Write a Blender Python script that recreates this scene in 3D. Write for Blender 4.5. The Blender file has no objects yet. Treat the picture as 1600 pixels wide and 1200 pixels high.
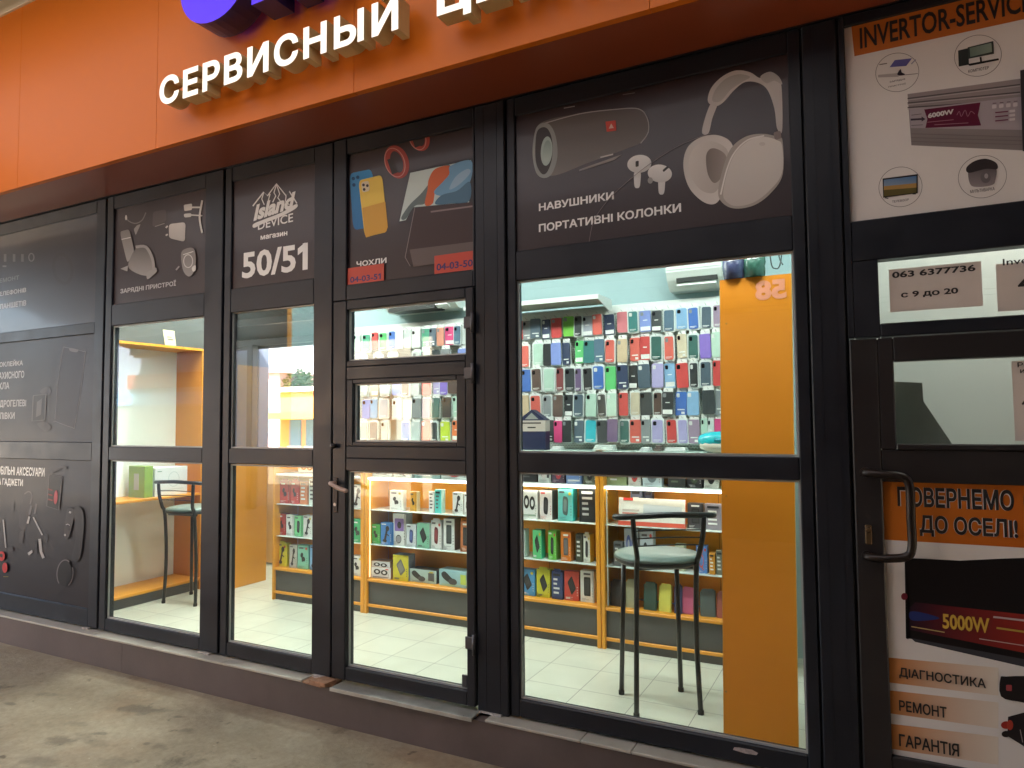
import bpy, math, random
from mathutils import Vector, Matrix
random.seed(7)
SC = bpy.context.scene
COL = SC.collection

# ---------------------------------------------------------------- camera
CAM = Vector((0.0, -3.0, 1.6))
CR = Vector((0.8887997, 0.4582185, -0.0084202)); CU = Vector((0.0314619, -0.0426760, 0.9985935)); CF = Vector((-0.4572146, 0.8878145, 0.0523469))
FPX = 1091.84
cd = bpy.data.cameras.new("camera"); cam = bpy.data.objects.new("camera", cd); COL.objects.link(cam)
cd.sensor_width = 36.0; cd.lens = FPX / 1600 * 36.0; cd.clip_start = 0.05; cd.clip_end = 800
m3 = Matrix((CR, CU, -CF)).transposed()
cam.matrix_world = Matrix.Translation(CAM) @ m3.to_4x4()
SC.camera = cam

# ---------------------------------------------------------------- world, sun, exposure
SUN_EL, SUN_AZ = math.radians(52), math.radians(14)       # azimuth measured from +Y towards +X
world = bpy.data.worlds.new("World"); SC.world = world; world.use_nodes = True
wn = world.node_tree.nodes; wl = world.node_tree.links
bg = wn["Background"]; sky = wn.new("ShaderNodeTexSky"); sky.sky_type = 'NISHITA'; sky.sun_disc = False
sky.sun_elevation = SUN_EL; sky.sun_rotation = SUN_AZ; sky.dust_density = 4.0; sky.air_density = 1.0
wl.new(sky.outputs[0], bg.inputs[0]); bg.inputs[1].default_value = 0.15
sl = bpy.data.lights.new("sun", 'SUN'); sl.energy = 5.0; sl.angle = math.radians(0.5); sl.color = (1.0, 0.94, 0.84)
so = bpy.data.objects.new("sun", sl); COL.objects.link(so); so.location = (-4, 12, 16)
sd = Vector((math.sin(SUN_AZ) * math.cos(SUN_EL), math.cos(SUN_AZ) * math.cos(SUN_EL), math.sin(SUN_EL)))
so.rotation_euler = (-sd).to_track_quat('-Z', 'Y').to_euler()
vs = SC.view_settings; vs.view_transform = 'Standard'; vs.look = 'None'; vs.gamma = 1.0; vs.exposure = 3.3; vs.use_curve_mapping = False
SC.cycles.use_denoising = True
SC.cycles.max_bounces = 10; SC.cycles.transparent_max_bounces = 24; SC.cycles.diffuse_bounces = 6
SC.cycles.caustics_reflective = False; SC.cycles.caustics_refractive = False; SC.cycles.sample_clamp_indirect = 6.0

# ---------------------------------------------------------------- ray helpers
def ray(px, py): return CR * ((px - 800) / FPX) + CU * ((600 - py) / FPX) + CF
def W(px, py, y=0.0):
    d = ray(px, py); return CAM + d * ((y - CAM.y) / d.y)
def G(px, py, z):
    d = ray(px, py); return CAM + d * ((z - CAM.z) / d.z)
def XP(px, py, x):
    d = ray(px, py); return CAM + d * ((x - CAM.x) / d.x)

# ---------------------------------------------------------------- materials
def lin(c):
    if isinstance(c, str):
        c = [int(c[i:i + 2], 16) / 255 for i in (0, 2, 4)]
        c = [v / 12.92 if v <= .04045 else ((v + .055) / 1.055) ** 2.4 for v in c]
    return (c[0], c[1], c[2], 1.0)
MATS = {}
def mat(name, color, rough=.5, metal=0.0, noise=0.0, nscale=6.0, bump=0.0, bscale=60.0, coat=0.0, spec=.5, rvar=0.0):
    if name in MATS: return MATS[name]
    m = bpy.data.materials.new(name); m.use_nodes = True; MATS[name] = m
    n, l = m.node_tree.nodes, m.node_tree.links
    b = n["Principled BSDF"]; c = lin(color)
    b.inputs["Base Color"].default_value = c; b.inputs["Roughness"].default_value = rough; b.inputs["Metallic"].default_value = metal
    b.inputs["Coat Weight"].default_value = coat; b.inputs["Coat Roughness"].default_value = .08; b.inputs["Specular IOR Level"].default_value = spec
    if noise or rvar or bump:
        tc = n.new("ShaderNodeTexCoord")
    if noise or rvar:
        t = n.new("ShaderNodeTexNoise"); t.inputs["Scale"].default_value = nscale; t.inputs["Detail"].default_value = 6; t.inputs["Roughness"].default_value = .62
        l.new(tc.outputs["Object"], t.inputs["Vector"])
        if noise:
            r = n.new("ShaderNodeValToRGB"); r.color_ramp.elements[0].position = .3; r.color_ramp.elements[1].position = .7
            r.color_ramp.elements[0].color = tuple(v * (1 - noise) for v in c[:3]) + (1,)
            r.color_ramp.elements[1].color = tuple(min(1, v * (1 + noise)) for v in c[:3]) + (1,)
            l.new(t.outputs["Fac"], r.inputs[0]); l.new(r.outputs[0], b.inputs["Base Color"])
        if rvar:
            mr = n.new("ShaderNodeMapRange"); mr.inputs[1].default_value = .3; mr.inputs[2].default_value = .7
            mr.inputs[3].default_value = max(.02, rough - rvar); mr.inputs[4].default_value = rough + rvar
            l.new(t.outputs["Fac"], mr.inputs[0]); l.new(mr.outputs[0], b.inputs["Roughness"])
    if bump:
        t2 = n.new("ShaderNodeTexNoise"); t2.inputs["Scale"].default_value = bscale; t2.inputs["Detail"].default_value = 4
        l.new(tc.outputs["Object"], t2.inputs["Vector"])
        bp = n.new("ShaderNodeBump"); bp.inputs["Strength"].default_value = bump; bp.inputs["Distance"].default_value = .01
        l.new(t2.outputs["Fac"], bp.inputs["Height"]); l.new(bp.outputs[0], b.inputs["Normal"])
    return m
def emit(name, color, strength, base=None):
    if name in MATS: return MATS[name]
    m = bpy.data.materials.new(name); m.use_nodes = True; MATS[name] = m
    b = m.node_tree.nodes["Principled BSDF"]; b.inputs["Base Color"].default_value = lin(base or color); b.inputs["Roughness"].default_value = .4
    b.inputs["Emission Color"].default_value = lin(color); b.inputs["Emission Strength"].default_value = strength
    return m
def glass(name, tint, f0):
    m = bpy.data.materials.new(name); m.use_nodes = True; MATS[name] = m
    n, l = m.node_tree.nodes, m.node_tree.links
    n.remove(n["Principled BSDF"]); out = n["Material Output"]
    tr = n.new("ShaderNodeBsdfTransparent"); tr.inputs[0].default_value = tint + (1,)
    gl = n.new("ShaderNodeBsdfGlossy"); gl.inputs["Roughness"].default_value = .004; gl.inputs[0].default_value = (.97, .99, 1, 1)
    lw = n.new("ShaderNodeLayerWeight"); lw.inputs[0].default_value = .5
    pw = n.new("ShaderNodeMath"); pw.operation = 'POWER'; pw.inputs[1].default_value = 5
    mu = n.new("ShaderNodeMath"); mu.operation = 'MULTIPLY_ADD'; mu.inputs[1].default_value = 1 - f0; mu.inputs[2].default_value = f0
    mx = n.new("ShaderNodeMixShader")
    l.new(lw.outputs["Facing"], pw.inputs[0]); l.new(pw.outputs[0], mu.inputs[0]); l.new(mu.outputs[0], mx.inputs[0])
    l.new(tr.outputs[0], mx.inputs[1]); l.new(gl.outputs[0], mx.inputs[2]); l.new(mx.outputs[0], out.inputs[0])
    return m
def print_mat(name, rough, coat):
    m = mat(name, (.5, .5, .5), rough, coat=coat)
    n, l = m.node_tree.nodes, m.node_tree.links
    a = n.new("ShaderNodeVertexColor"); a.layer_name = "Col"; l.new(a.outputs[0], n["Principled BSDF"].inputs["Base Color"])
    return m

FRAME = mat("anthracite_frame", (.014, .016, .023), .38, noise=.18, nscale=5, rvar=.10, bump=.03, bscale=300, spec=.38)
GAP = mat("black_gasket", (.006, .006, .007), .6)
BEAD = mat("grey_glazing_seal", (.42, .43, .43), .3)
PANE = glass("window_glass", (.965, .988, .972), .034)
PANEM = glass("mirror_film_glass", (.66, .70, .70), .38)
PANEL_ = glass("tinted_window_glass", (.93, .965, .95), .05)
SHELFG = glass("shelf_glass", (.90, .97, .94), .05)
FASC = mat("orange_composite_panel", (.66, .158, .008), .40, noise=.03, nscale=.5, coat=.03, spec=.25)
ORANGE = mat("orange_laminate", (.76, .32, .026), .38, noise=.06, nscale=2.0, rvar=.06)
ORANGED = mat("orange_laminate_board", (.80, .265, .012), .40, noise=.07, nscale=1.4, rvar=.05)
WHITE = mat("white_paint", (.78, .80, .77), .55, noise=.02)
WALLB = mat("pale_blue_wall", (.36, .50, .52), .7, noise=.03, nscale=2, bump=.05, bscale=90)
KICK = mat("dark_grey_board", (.075, .075, .072), .5, noise=.06)
WMETAL = mat("white_metal", (.74, .77, .74), .35)
GREYM = mat("grey_metal", (.35, .35, .36), .3, metal=.8)
BLACKM = mat("black_painted_steel", (.012, .013, .013), .3)
LED = emit("led_strip", (1.0, .98, .94), .5)
PRINT = print_mat("printed_vinyl", .42, .04)
PRINT.node_tree.nodes["Principled BSDF"].inputs["Specular IOR Level"].default_value = .25
PRINTM = print_mat("printed_card", .42, .15)
LETW = mat("white_lettering", (.80, .79, .77), .4)
LETG = mat("faded_white_lettering", (.42, .40, .40), .4)
LETK = mat("black_lettering", (.012, .010, .012), .45)

# ---------------------------------------------------------------- mesh builder
class MB:
    def __init__(s): s.v = []; s.f = []; s.m = []; s.sm = []; s.c = []
    def add(s, vs, fs, m=0, smooth=False):
        o = len(s.v); s.v += [Vector(p) for p in vs]
        for f in fs: s.f.append([o + i for i in f]); s.m.append(m); s.sm.append(smooth)
        return s
    def box(s, x0, x1, y0, y1, z0, z1, m=0, b=0.0):
        if x0 > x1: x0, x1 = x1, x0
        if y0 > y1: y0, y1 = y1, y0
        if z0 > z1: z0, z1 = z1, z0
        b = min(b, (x1 - x0) * .45, (y1 - y0) * .45, (z1 - z0) * .45)
        lo = (x0, y0, z0); hi = (x1, y1, z1)
        if b <= 0:
            vs = [(hi[0] if i & 1 else lo[0], hi[1] if i & 2 else lo[1], hi[2] if i & 4 else lo[2]) for i in range(8)]
            return s.add(vs, [(0, 4, 6, 2), (1, 3, 7, 5), (0, 1, 5, 4), (2, 6, 7, 3), (0, 2, 3, 1), (4, 5, 7, 6)], m)
        idx = {}; vs = []
        for i in range(8):
            sg = [1 if i & (1 << a) else 0 for a in range(3)]
            for a in range(3):
                p = [(hi[k] if sg[k] else lo[k]) + (0 if k == a else (-b if sg[k] else b)) for k in range(3)]
                idx[(i, a)] = len(vs); vs.append(p)
        fs = []
        for a in range(3):
            u, w = (a + 1) % 3, (a + 2) % 3
            for sgn in (0, 1):
                q = [sgn << a, (sgn << a) | (1 << u), (sgn << a) | (1 << u) | (1 << w), (sgn << a) | (1 << w)]
                if not sgn: q.reverse()
                fs.append([idx[(i, a)] for i in q])
        for a in range(3):                      # edges along axis a
            u, w = (a + 1) % 3, (a + 2) % 3
            for su in (0, 1):
                for sw in (0, 1):
                    i0 = (su << u) | (sw << w); i1 = i0 | (1 << a)
                    q = [idx[(i0, u)], idx[(i1, u)], idx[(i1, w)], idx[(i0, w)]]
                    if su != sw: q.reverse()
                    fs.append(q)
        for i in range(8):
            q = [idx[(i, 0)], idx[(i, 1)], idx[(i, 2)]]
            if bin(i).count('1') % 2 == 0: q.reverse()
            fs.append(q)
        return s.add(vs, fs, m)
    def prism(s, pts, vec, m=0, m_side=None):   # polygon pts (3d) extruded along vec
        n = len(pts); vec = Vector(vec); a = [Vector(p) for p in pts]; b = [p + vec for p in a]
        o = len(s.v); s.v += a + b
        s.f.append([o + i for i in range(n)]); s.m.append(m); s.sm.append(False)
        s.f.append([o + n + i for i in reversed(range(n))]); s.m.append(m); s.sm.append(False)
        for i in range(n):
            j = (i + 1) % n
            s.f.append([o + j, o + i, o + n + i, o + n + j]); s.m.append(m if m_side is None else m_side); s.sm.append(False)
        return s
    def tube(s, pts, r, n=8, m=0, closed=False, caps=True):
        P = [Vector(p) for p in pts]; k = len(P); rings = []
        up = None
        for i, p in enumerate(P):
            if closed: t = P[(i + 1) % k] - P[i - 1]
            else: t = P[min(i + 1, k - 1)] - P[max(i - 1, 0)]
            t.normalize()
            if up is None: up = t.orthogonal().normalized()
            else:
                up = up - t * up.dot(t)
                up = up.normalized() if up.length > 1e-6 else t.orthogonal().normalized()
            bi = t.cross(up); rr = r[i] if isinstance(r, (list, tuple)) else r
            rings.append([p + (up * math.cos(2 * math.pi * j / n) + bi * math.sin(2 * math.pi * j / n)) * rr for j in range(n)])
        o = len(s.v)
        for rg in rings: s.v += rg
        for i in range(k if closed else k - 1):
            for j in range(n):
                a, b2 = o + i * n + j, o + i * n + (j + 1) % n
                c, d = o + ((i + 1) % k) * n + (j + 1) % n, o + ((i + 1) % k) * n + j
                s.f.append([a, b2, c, d]); s.m.append(m); s.sm.append(True)
        if caps and not closed:
            s.f.append([o + j for j in reversed(range(n))]); s.m.append(m); s.sm.append(False)
            s.f.append([o + (k - 1) * n + j for j in range(n)]); s.m.append(m); s.sm.append(False)
        return s
    def lathe(s, prof, c, n=24, m=0, axis='z', sy=1.0):
        o = len(s.v); k = len(prof); c = Vector(c)
        for r, h in prof:
            for j in range(n):
                a = 2 * math.pi * j / n; u, w = r * math.cos(a), r * math.sin(a) * sy
                s.v.append(c + (Vector((u, w, h)) if axis == 'z' else Vector((h, u, w)) if axis == 'x' else Vector((u, h, w))))
        for i in range(k - 1):
            for j in range(n):
                s.f.append([o + i * n + j, o + i * n + (j + 1) % n, o + (i + 1) * n + (j + 1) % n, o + (i + 1) * n + j]); s.m.append(m); s.sm.append(True)
        s.f.append([o + j for j in reversed(range(n))]); s.m.append(m); s.sm.append(False)
        s.f.append([o + (k - 1) * n + j for j in range(n)]); s.m.append(m); s.sm.append(False)
        return s
    def build(s, name, mats, parent=None, loc=None):
        if not isinstance(mats, (list, tuple)): mats = [mats]
        if parent is not None: org = ORG[parent.name]
        elif loc is not None: org = Vector(loc)
        else:
            xs = [p.x for p in s.v]; ys = [p.y for p in s.v]; zs = [p.z for p in s.v]
            org = Vector(((min(xs) + max(xs)) / 2, (min(ys) + max(ys)) / 2, min(zs)))
        me = bpy.data.meshes.new(name)
        me.from_pydata([tuple(p - org) for p in s.v], [], s.f)
        me.polygons.foreach_set("material_index", s.m); me.polygons.foreach_set("use_smooth", s.sm)
        for q in mats: me.materials.append(q)
        if s.c:
            ca = me.color_attributes.new("Col", 'FLOAT_COLOR', 'POINT')
            ca.data.foreach_set("color", [x for c in s.c for x in c])
        me.update()
        o = bpy.data.objects.new(name, me); COL.objects.link(o)
        if parent is not None: o.parent = parent; ORG[o.name] = org.copy()
        else: o.location = org; ORG[o.name] = org.copy()
        return o
ORG = {}
USED = {}
def tag(o, label, cat, group=None):
    if label in USED and not (group and USED[label] == group): print("DUP LABEL", label)
    USED[label] = group
    n = len(label.split())
    if not 4 <= n <= 16: print("LABEL LEN", n, label)
    o['label'] = label; o['category'] = cat
    if group: o['group'] = group
    return o
def thing(name, label, cat, loc, group=None, rz=0.0):
    o = bpy.data.objects.new(name, None); COL.objects.link(o); o.empty_display_size = .05
    o.location = loc; o.rotation_euler = (0, 0, rz); ORG[o.name] = Vector(loc)
    return tag(o, label, cat, group)
def local_thing(name, label, cat, loc, group=None, rz=0.0):   # children are built in local coordinates
    o = thing(name, label, cat, loc, group, rz); ORG[o.name] = Vector((0, 0, 0)); return o
def structure(o, kind='structure'): o['kind'] = kind; return o

# ---------------------------------------------------------------- flat printed art (vertex-coloured polygons)
class Art(MB):
    step = .00035
    def __init__(s, y, mapf=None):
        super().__init__(); s.y = y; s.k = 0; s.map = mapf or (lambda px, py, yy: W(px, py, yy))
    def poly(s, pts, c, c2=None, d=(0, 1)):
        y = s.y - s.k * s.step; s.k += 1
        P = [s.map(p[0], p[1], y) for p in pts]
        o = len(s.v); s.v += P; s.f.append([o + i for i in range(len(P))]); s.m.append(0); s.sm.append(False)
        c = lin(c)
        if c2 is None: s.c += [c] * len(P)
        else:
            c2 = lin(c2); t = [p[0] * d[0] + p[1] * d[1] for p in pts]; a, b = min(t), max(t)
            for q in t:
                f = (q - a) / ((b - a) or 1); s.c.append(tuple(c[i] * (1 - f) + c2[i] * f for i in range(3)) + (1,))
        return s
    def ell(s, cx, cy, rx, ry, c, rot=0, n=28, c2=None, d=(0, 1)):
        ca, sa = math.cos(math.radians(rot)), math.sin(math.radians(rot))
        return s.poly([(cx + rx * math.cos(t) * ca - ry * math.sin(t) * sa, cy + rx * math.cos(t) * sa + ry * math.sin(t) * ca)
                       for t in [-2 * math.pi * i / n for i in range(n)]], c, c2, d)
    def rq(s, q, c, r=.2, c2=None, d=(0, 1), n=5):     # rounded quad, corners TL TR BR BL
        out = []; q = [Vector((a, b)) for a, b in q]
        for i in range(4):
            p, a, b = q[i], q[i - 1], q[(i + 1) % 4]
            e0, e1 = p + (a - p) * r, p + (b - p) * r
            for k in range(n + 1):
                t = k / n; out.append((e0 * (1 - t) ** 2 + p * 2 * t * (1 - t) + e1 * t * t))
        return s.poly([(p.x, p.y) for p in out], c, c2, d)
    def line(s, pts, w, c, closed=False):
        P = [Vector(p) for p in pts]; n = len(P); L = []; R = []
        for i in range(n):
            t = (P[(i + 1) % n] - P[i - 1]) if closed else (P[min(i + 1, n - 1)] - P[max(i - 1, 0)])
            t = t.normalized() if t.length else Vector((1, 0)); nn = Vector((-t.y, t.x)) * (w / 2)
            L.append(P[i] + nn); R.append(P[i] - nn)
        y = s.y - s.k * s.step; s.k += 1
        o = len(s.v); c = lin(c)
        for a, b in zip(L, R): s.v += [s.map(a.x, a.y, y), s.map(b.x, b.y, y)]; s.c += [c, c]
        for i in range(n if closed else n - 1):
            j = (i + 1) % n
            s.f.append([o + 2 * i, o + 2 * i + 1, o + 2 * j + 1, o + 2 * j]); s.m.append(0); s.sm.append(False)
        return s
    def ring(s, cx, cy, rx, ry, w, c, rot=0, a0=0, a1=360, n=36):
        ca, sa = math.cos(math.radians(rot)), math.sin(math.radians(rot)); full = a1 - a0 >= 360
        pts = []
        for i in range(n if full else n + 1):
            t = math.radians(a0 + (a1 - a0) * i / n)
            pts.append((cx + rx * math.cos(t) * ca - ry * math.sin(t) * sa, cy + rx * math.cos(t) * sa + ry * math.sin(t) * ca))
        return s.line(pts, w, c, closed=full)
def smooth(pts, n=6, closed=True):
    P = [Vector(p) for p in pts]; k = len(P); out = []
    for i in range(k if closed else k - 1):
        g = lambda j: P[j % k] if closed else P[max(0, min(k - 1, j))]
        a, b, c, d = g(i - 1), g(i), g(i + 1), g(i + 2)
        for j in range(n):
            t = j / n
            out.append(tuple(.5 * ((2 * b) + (c - a) * t + (2 * a - 5 * b + 4 * c - d) * t * t + (3 * b - a - 3 * c + d) * t ** 3)))
    if not closed: out.append(tuple(P[-1]))
    return out

# ---------------------------------------------------------------- lettering
from mathutils.geometry import delaunay_2d_cdt
TXC = {}
def raw_text(body, bold=0.0, extrude=0.0, shear=0.0):
    """outline of the lettering, filled by winding number so that crossing strokes stay solid"""
    body = body.replace("І", "I"); key = (body, bold, extrude, shear)      # plain stroke without slab serifs
    if key in TXC: return TXC[key]
    cu = bpy.data.curves.new("lettering", 'FONT'); cu.body = body; cu.size = 1.0; cu.shear = shear
    cu.resolution_u = 3; cu.fill_mode = 'NONE'
    o = bpy.data.objects.new("lettering", cu); COL.objects.link(o)
    dg = bpy.context.evaluated_depsgraph_get(); dg.update()
    me = bpy.data.meshes.new_from_object(o.evaluated_get(dg))
    co = [Vector((p.co.x, p.co.y)) for p in me.vertices]; nxt = {}; 
    for e in me.edges: nxt.setdefault(e.vertices[0], []).append(e.vertices[1]); nxt.setdefault(e.vertices[1], []).append(e.vertices[0])
    bpy.data.objects.remove(o); bpy.data.curves.remove(cu); bpy.data.meshes.remove(me)
    loops = []; seen = set()
    for k in sorted(nxt):
        if k in seen: continue
        lp = [k]; seen.add(k); cur = k
        # vertices of one outline are stored in order
        while True:
            n = [q for q in nxt[cur] if q not in seen]
            if not n: break
            cur = min(n); seen.add(cur); lp.append(cur)
        P = [co[q] for q in lp]
        P = [p for a, p in enumerate(P) if (p - P[a - 1]).length > 1e-5]
        if len(P) > 2: loops.append(P)
    if '1' in body and not shear:
        for P in list(loops):
            a0, a1, b0, b1 = min(p.x for p in P), max(p.x for p in P), min(p.y for p in P), max(p.y for p in P)
            if len(P) == 4 and b1 - b0 > .5 and a1 - a0 < .25 and b0 > -.05 and (P[0].x == P[1].x or abs(P[0].y - P[1].y) < 1e-4 or abs(P[0].x - P[1].x) < 1e-4):
                Q = [Vector((a0 + .02, b1)), Vector((a0 - .15, b1 - .11)), Vector((a0 - .15, b1 - .235)), Vector((a0 + .02, b1 - .13))]
                ar = lambda P: sum(P[i - 1].x * P[i].y - P[i].x * P[i - 1].y for i in range(len(P)))
                if ar(Q) * ar(P) < 0: Q.reverse()
                loops.append(Q)
    area = lambda P: sum(P[i - 1].x * P[i].y - P[i].x * P[i - 1].y for i in range(len(P))) / 2
    ext = [(min(p.x for p in P), max(p.x for p in P), min(p.y for p in P), max(p.y for p in P), area(P)) for P in loops]
    def solid_sign(i):            # a counter takes the sign of the outline round it
        a = ext[i]; best = None
        for j, b in enumerate(ext):
            if j != i and b[0] < a[0] and b[1] > a[1] and b[2] < a[2] and b[3] > a[3] and abs(b[4]) > abs(a[4]):
                if best is None or abs(b[4]) > abs(best): best = b[4]
        return 1 if (a[4] if best is None else best) > 0 else -1
    if bold:
        L2 = []
        for li, P in enumerate(loops):
            Q = []; sg = solid_sign(li)
            for i, p in enumerate(P):
                a = (p - P[i - 1]).normalized(); b = (P[(i + 1) % len(P)] - p).normalized()
                n1 = Vector((a.y, -a.x)) * sg; n2 = Vector((b.y, -b.x)) * sg; m = n1 + n2
                m = n1 if m.length < 1e-4 else m.normalized(); Q.append(p + m * (bold / max(.55, m.dot(n1))))
            L2.append(Q)
        loops = L2
    V = []; E_ = []
    for P in loops:
        o0 = len(V); V += P; E_ += [(o0 + i, o0 + (i + 1) % len(P)) for i in range(len(P))]
    v, e, f, _, _, _ = delaunay_2d_cdt(V, E_, [], 0, 1e-6)
    def wind(x, y):
        w = 0
        for P in loops:
            for i in range(len(P)):
                a, b = P[i - 1], P[i]
                if (a.y <= y) != (b.y <= y):
                    if a.x + (y - a.y) / (b.y - a.y) * (b.x - a.x) > x: w += 1 if b.y > a.y else -1
        return w
    F = []
    for t in f:
        c = (v[t[0]] + v[t[1]] + v[t[2]]) / 3
        if wind(c.x, c.y) != 0:
            t = list(t); q = [v[i] for i in t]
            if (q[1].x - q[0].x) * (q[2].y - q[0].y) - (q[1].y - q[0].y) * (q[2].x - q[0].x) < 0: t.reverse()
            F.append(t)
    v3 = [Vector((p.x, p.y, extrude)) for p in v]; nz = [1.0] * len(F); fs = [list(t) for t in F]
    if extrude:
        n0 = len(v3); v3 += [Vector((p.x, p.y, -extrude)) for p in v]
        ed = {}
        for t in F:
            for i in range(3): ed[(t[i], t[(i + 1) % 3])] = 1
        for a, b in ed:
            if (b, a) not in ed: fs.append([b, a, n0 + a, n0 + b]); nz.append(0.0)
    used = sorted({i for t in fs for i in t}); mp = {q: i for i, q in enumerate(used)}
    r = ([v3[q] for q in used], [[mp[i] for i in t] for t in fs], nz)
    TXC[key] = r; return r
def bbox(v): return min(p.x for p in v), max(p.x for p in v), min(p.y for p in v), max(p.y for p in v)
def text(body, parent, x0, x1, z0, z1, y, m, bold=.0, name="lettering", mirror=False, shear=0.0, mapf=None, thick=0.0, slope=0.0):
    v, f, nz = raw_text(body, bold, .5 if thick else 0, shear); a, b, c, d = bbox(v)
    mb = MB()
    def g(p):
        u = (p.x - a) / (b - a); w = (p.y - c) / (d - c)
        if mirror: u = 1 - u
        return Vector((x0 + (x1 - x0) * u, y - (p.z + (.5 if thick else 0)) * thick, z0 + (z1 - z0) * w + slope * u))
    mb.add([g(p) for p in v], f, 0)
    ms = m if isinstance(m, (list, tuple)) else [m]
    if thick and len(ms) > 1: mb.m = [0 if q > .9 else 1 for q in nz]
    return mb.build(name, ms, parent)
def ptext(body, parent, lb, rt, y, m, bold=.0, **k):      # fit between the pixel of the left foot and of the right top
    a, b = W(lb[0], lb[1], y), W(rt[0], rt[1], y)
    return text(body, parent, a.x, b.x, a.z, b.z, y, m, bold, **k)

# ================================================================ THE SETTING
# ---- passage floor: stained concrete
def concrete():
    m = mat("stained_concrete", (.33, .27, .19), .72)
    n, l = m.node_tree.nodes, m.node_tree.links; b = n["Principled BSDF"]
    tc = n.new("ShaderNodeTexCoord")
    def noise(s, d=8, r=.6, off=(0, 0, 0)):
        mp = n.new("ShaderNodeMapping"); mp.inputs[1].default_value = off; l.new(tc.outputs["Object"], mp.inputs[0])
        t = n.new("ShaderNodeTexNoise"); t.inputs["Scale"].default_value = s; t.inputs["Detail"].default_value = d; t.inputs["Roughness"].default_value = r
        l.new(mp.outputs[0], t.inputs["Vector"]); return t.outputs["Fac"]
    def ramp(src, p0, c0, p1, c1):
        r = n.new("ShaderNodeValToRGB"); e = r.color_ramp.elements; e[0].position = p0; e[1].position = p1; e[0].color = c0 + (1,); e[1].color = c1 + (1,)
        l.new(src, r.inputs[0]); return r.outputs[0]
    def mix(a, bb, fac, mode='MIX'):
        x = n.new("ShaderNodeMix"); x.data_type = 'RGBA'; x.blend_type = mode
        if isinstance(fac, float): x.inputs[0].default_value = fac
        else: l.new(fac, x.inputs[0])
        l.new(a, x.inputs[6]); l.new(bb, x.inputs[7]); return x.outputs[2]
    base = ramp(noise(1.3, 10, .65), .32, (.31, .245, .16), .68, (.49, .41, .29))
    fine = ramp(noise(26, 6, .7), .35, (.62, .60, .58), .65, (1, 1, 1))
    c = mix(base, fine, .55, 'MULTIPLY')
    red = ramp(noise(.9, 5, .6, (4, 2, 0)), .52, (1, 1, 1), .72, (.92, .66, .50)); c = mix(c, red, .75, 'MULTIPLY')
    st = ramp(noise(2.6, 7, .72, (9.3, 3.1, 0)), .60, (1, 1, 1), .72, (.34, .33, .30)); c = mix(c, st, .85, 'MULTIPLY')
    sp = ramp(noise(11, 3, .5, (2, 7, 0)), .66, (1, 1, 1), .74, (.35, .33, .30)); c = mix(c, sp, .8, 'MULTIPLY')
    wob = n.new("ShaderNodeTexNoise"); wob.inputs["Scale"].default_value = 9; wob.inputs["Detail"].default_value = 7; wob.inputs["Roughness"].default_value = .7; l.new(tc.outputs["Object"], wob.inputs["Vector"])
    for (px, py, rx, ry, a, dark) in ((218, 1109, .20, .055, .35, .30), (92, 1157, .11, .05, .2, .34), (142, 1157, .14, .04, -.1, .62), (178, 1192, .12, .05, 0, .60), (156, 1146, .05, .02, .3, .36), (278, 1120, .05, .018, .3, .34), (250, 1166, .07, .03, 0, .55), (290, 1142, .06, .035, .4, .42), (60, 1190, .12, .05, .2, .58), (18, 1100, .05, .02, 0, .34), (75, 1085, .09, .03, .3, .60), (230, 1162, .025, .015, 0, .36), (120, 1131, .10, .03, .2, .72)):
        c0 = G(px, py, 0); mp = n.new("ShaderNodeMapping"); mp.vector_type = 'TEXTURE'; mp.inputs[1].default_value = (c0.x, c0.y, 0); mp.inputs[2].default_value = (0, 0, a); mp.inputs[3].default_value = (rx, ry, 1)
        l.new(tc.outputs["Object"], mp.inputs[0]); ln = n.new("ShaderNodeVectorMath"); ln.operation = 'LENGTH'; l.new(mp.outputs[0], ln.inputs[0])
        ad = n.new("ShaderNodeMath"); ad.operation = 'MULTIPLY_ADD'; ad.inputs[1].default_value = 2.6; l.new(wob.outputs["Fac"], ad.inputs[0]); l.new(ln.outputs["Value"], ad.inputs[2])
        mr = n.new("ShaderNodeMapRange"); mr.interpolation_type = 'SMOOTHSTEP'; mr.inputs[1].default_value = 1.75; mr.inputs[2].default_value = 2.5; mr.inputs[3].default_value = (1 - dark) * .8; mr.inputs[4].default_value = 0; l.new(ad.outputs[0], mr.inputs[0])
        dk = n.new("ShaderNodeRGB"); dk.outputs[0].default_value = (.10, .085, .06, 1); c = mix(c, dk.outputs[0], mr.outputs[0])
    chips = ramp(noise(38, 2, .5, (1, 3, 0)), .72, (0, 0, 0), .76, (.25, .24, .2)); c = mix(c, chips, .5, 'ADD')
    l.new(c, b.inputs["Base Color"])
    bp = n.new("ShaderNodeBump"); bp.inputs["Strength"].default_value = .5; bp.inputs["Distance"].default_value = .012
    l.new(noise(14, 10, .7), bp.inputs["Height"]); l.new(bp.outputs[0], b.inputs["Normal"])
    rr = ramp(noise(3, 5), .3, (.55,) * 3, .7, (.85,) * 3); l.new(rr, b.inputs["Roughness"])
    return m
CONC = concrete()
mb = MB(); N = 40
mb.add([(-300, -300, 0), (300, -300, 0), (300, 300, 0), (-300, 300, 0)], [(0, 1, 2, 3)])
structure(mb.build("ground", CONC))

random.seed(7)

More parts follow.
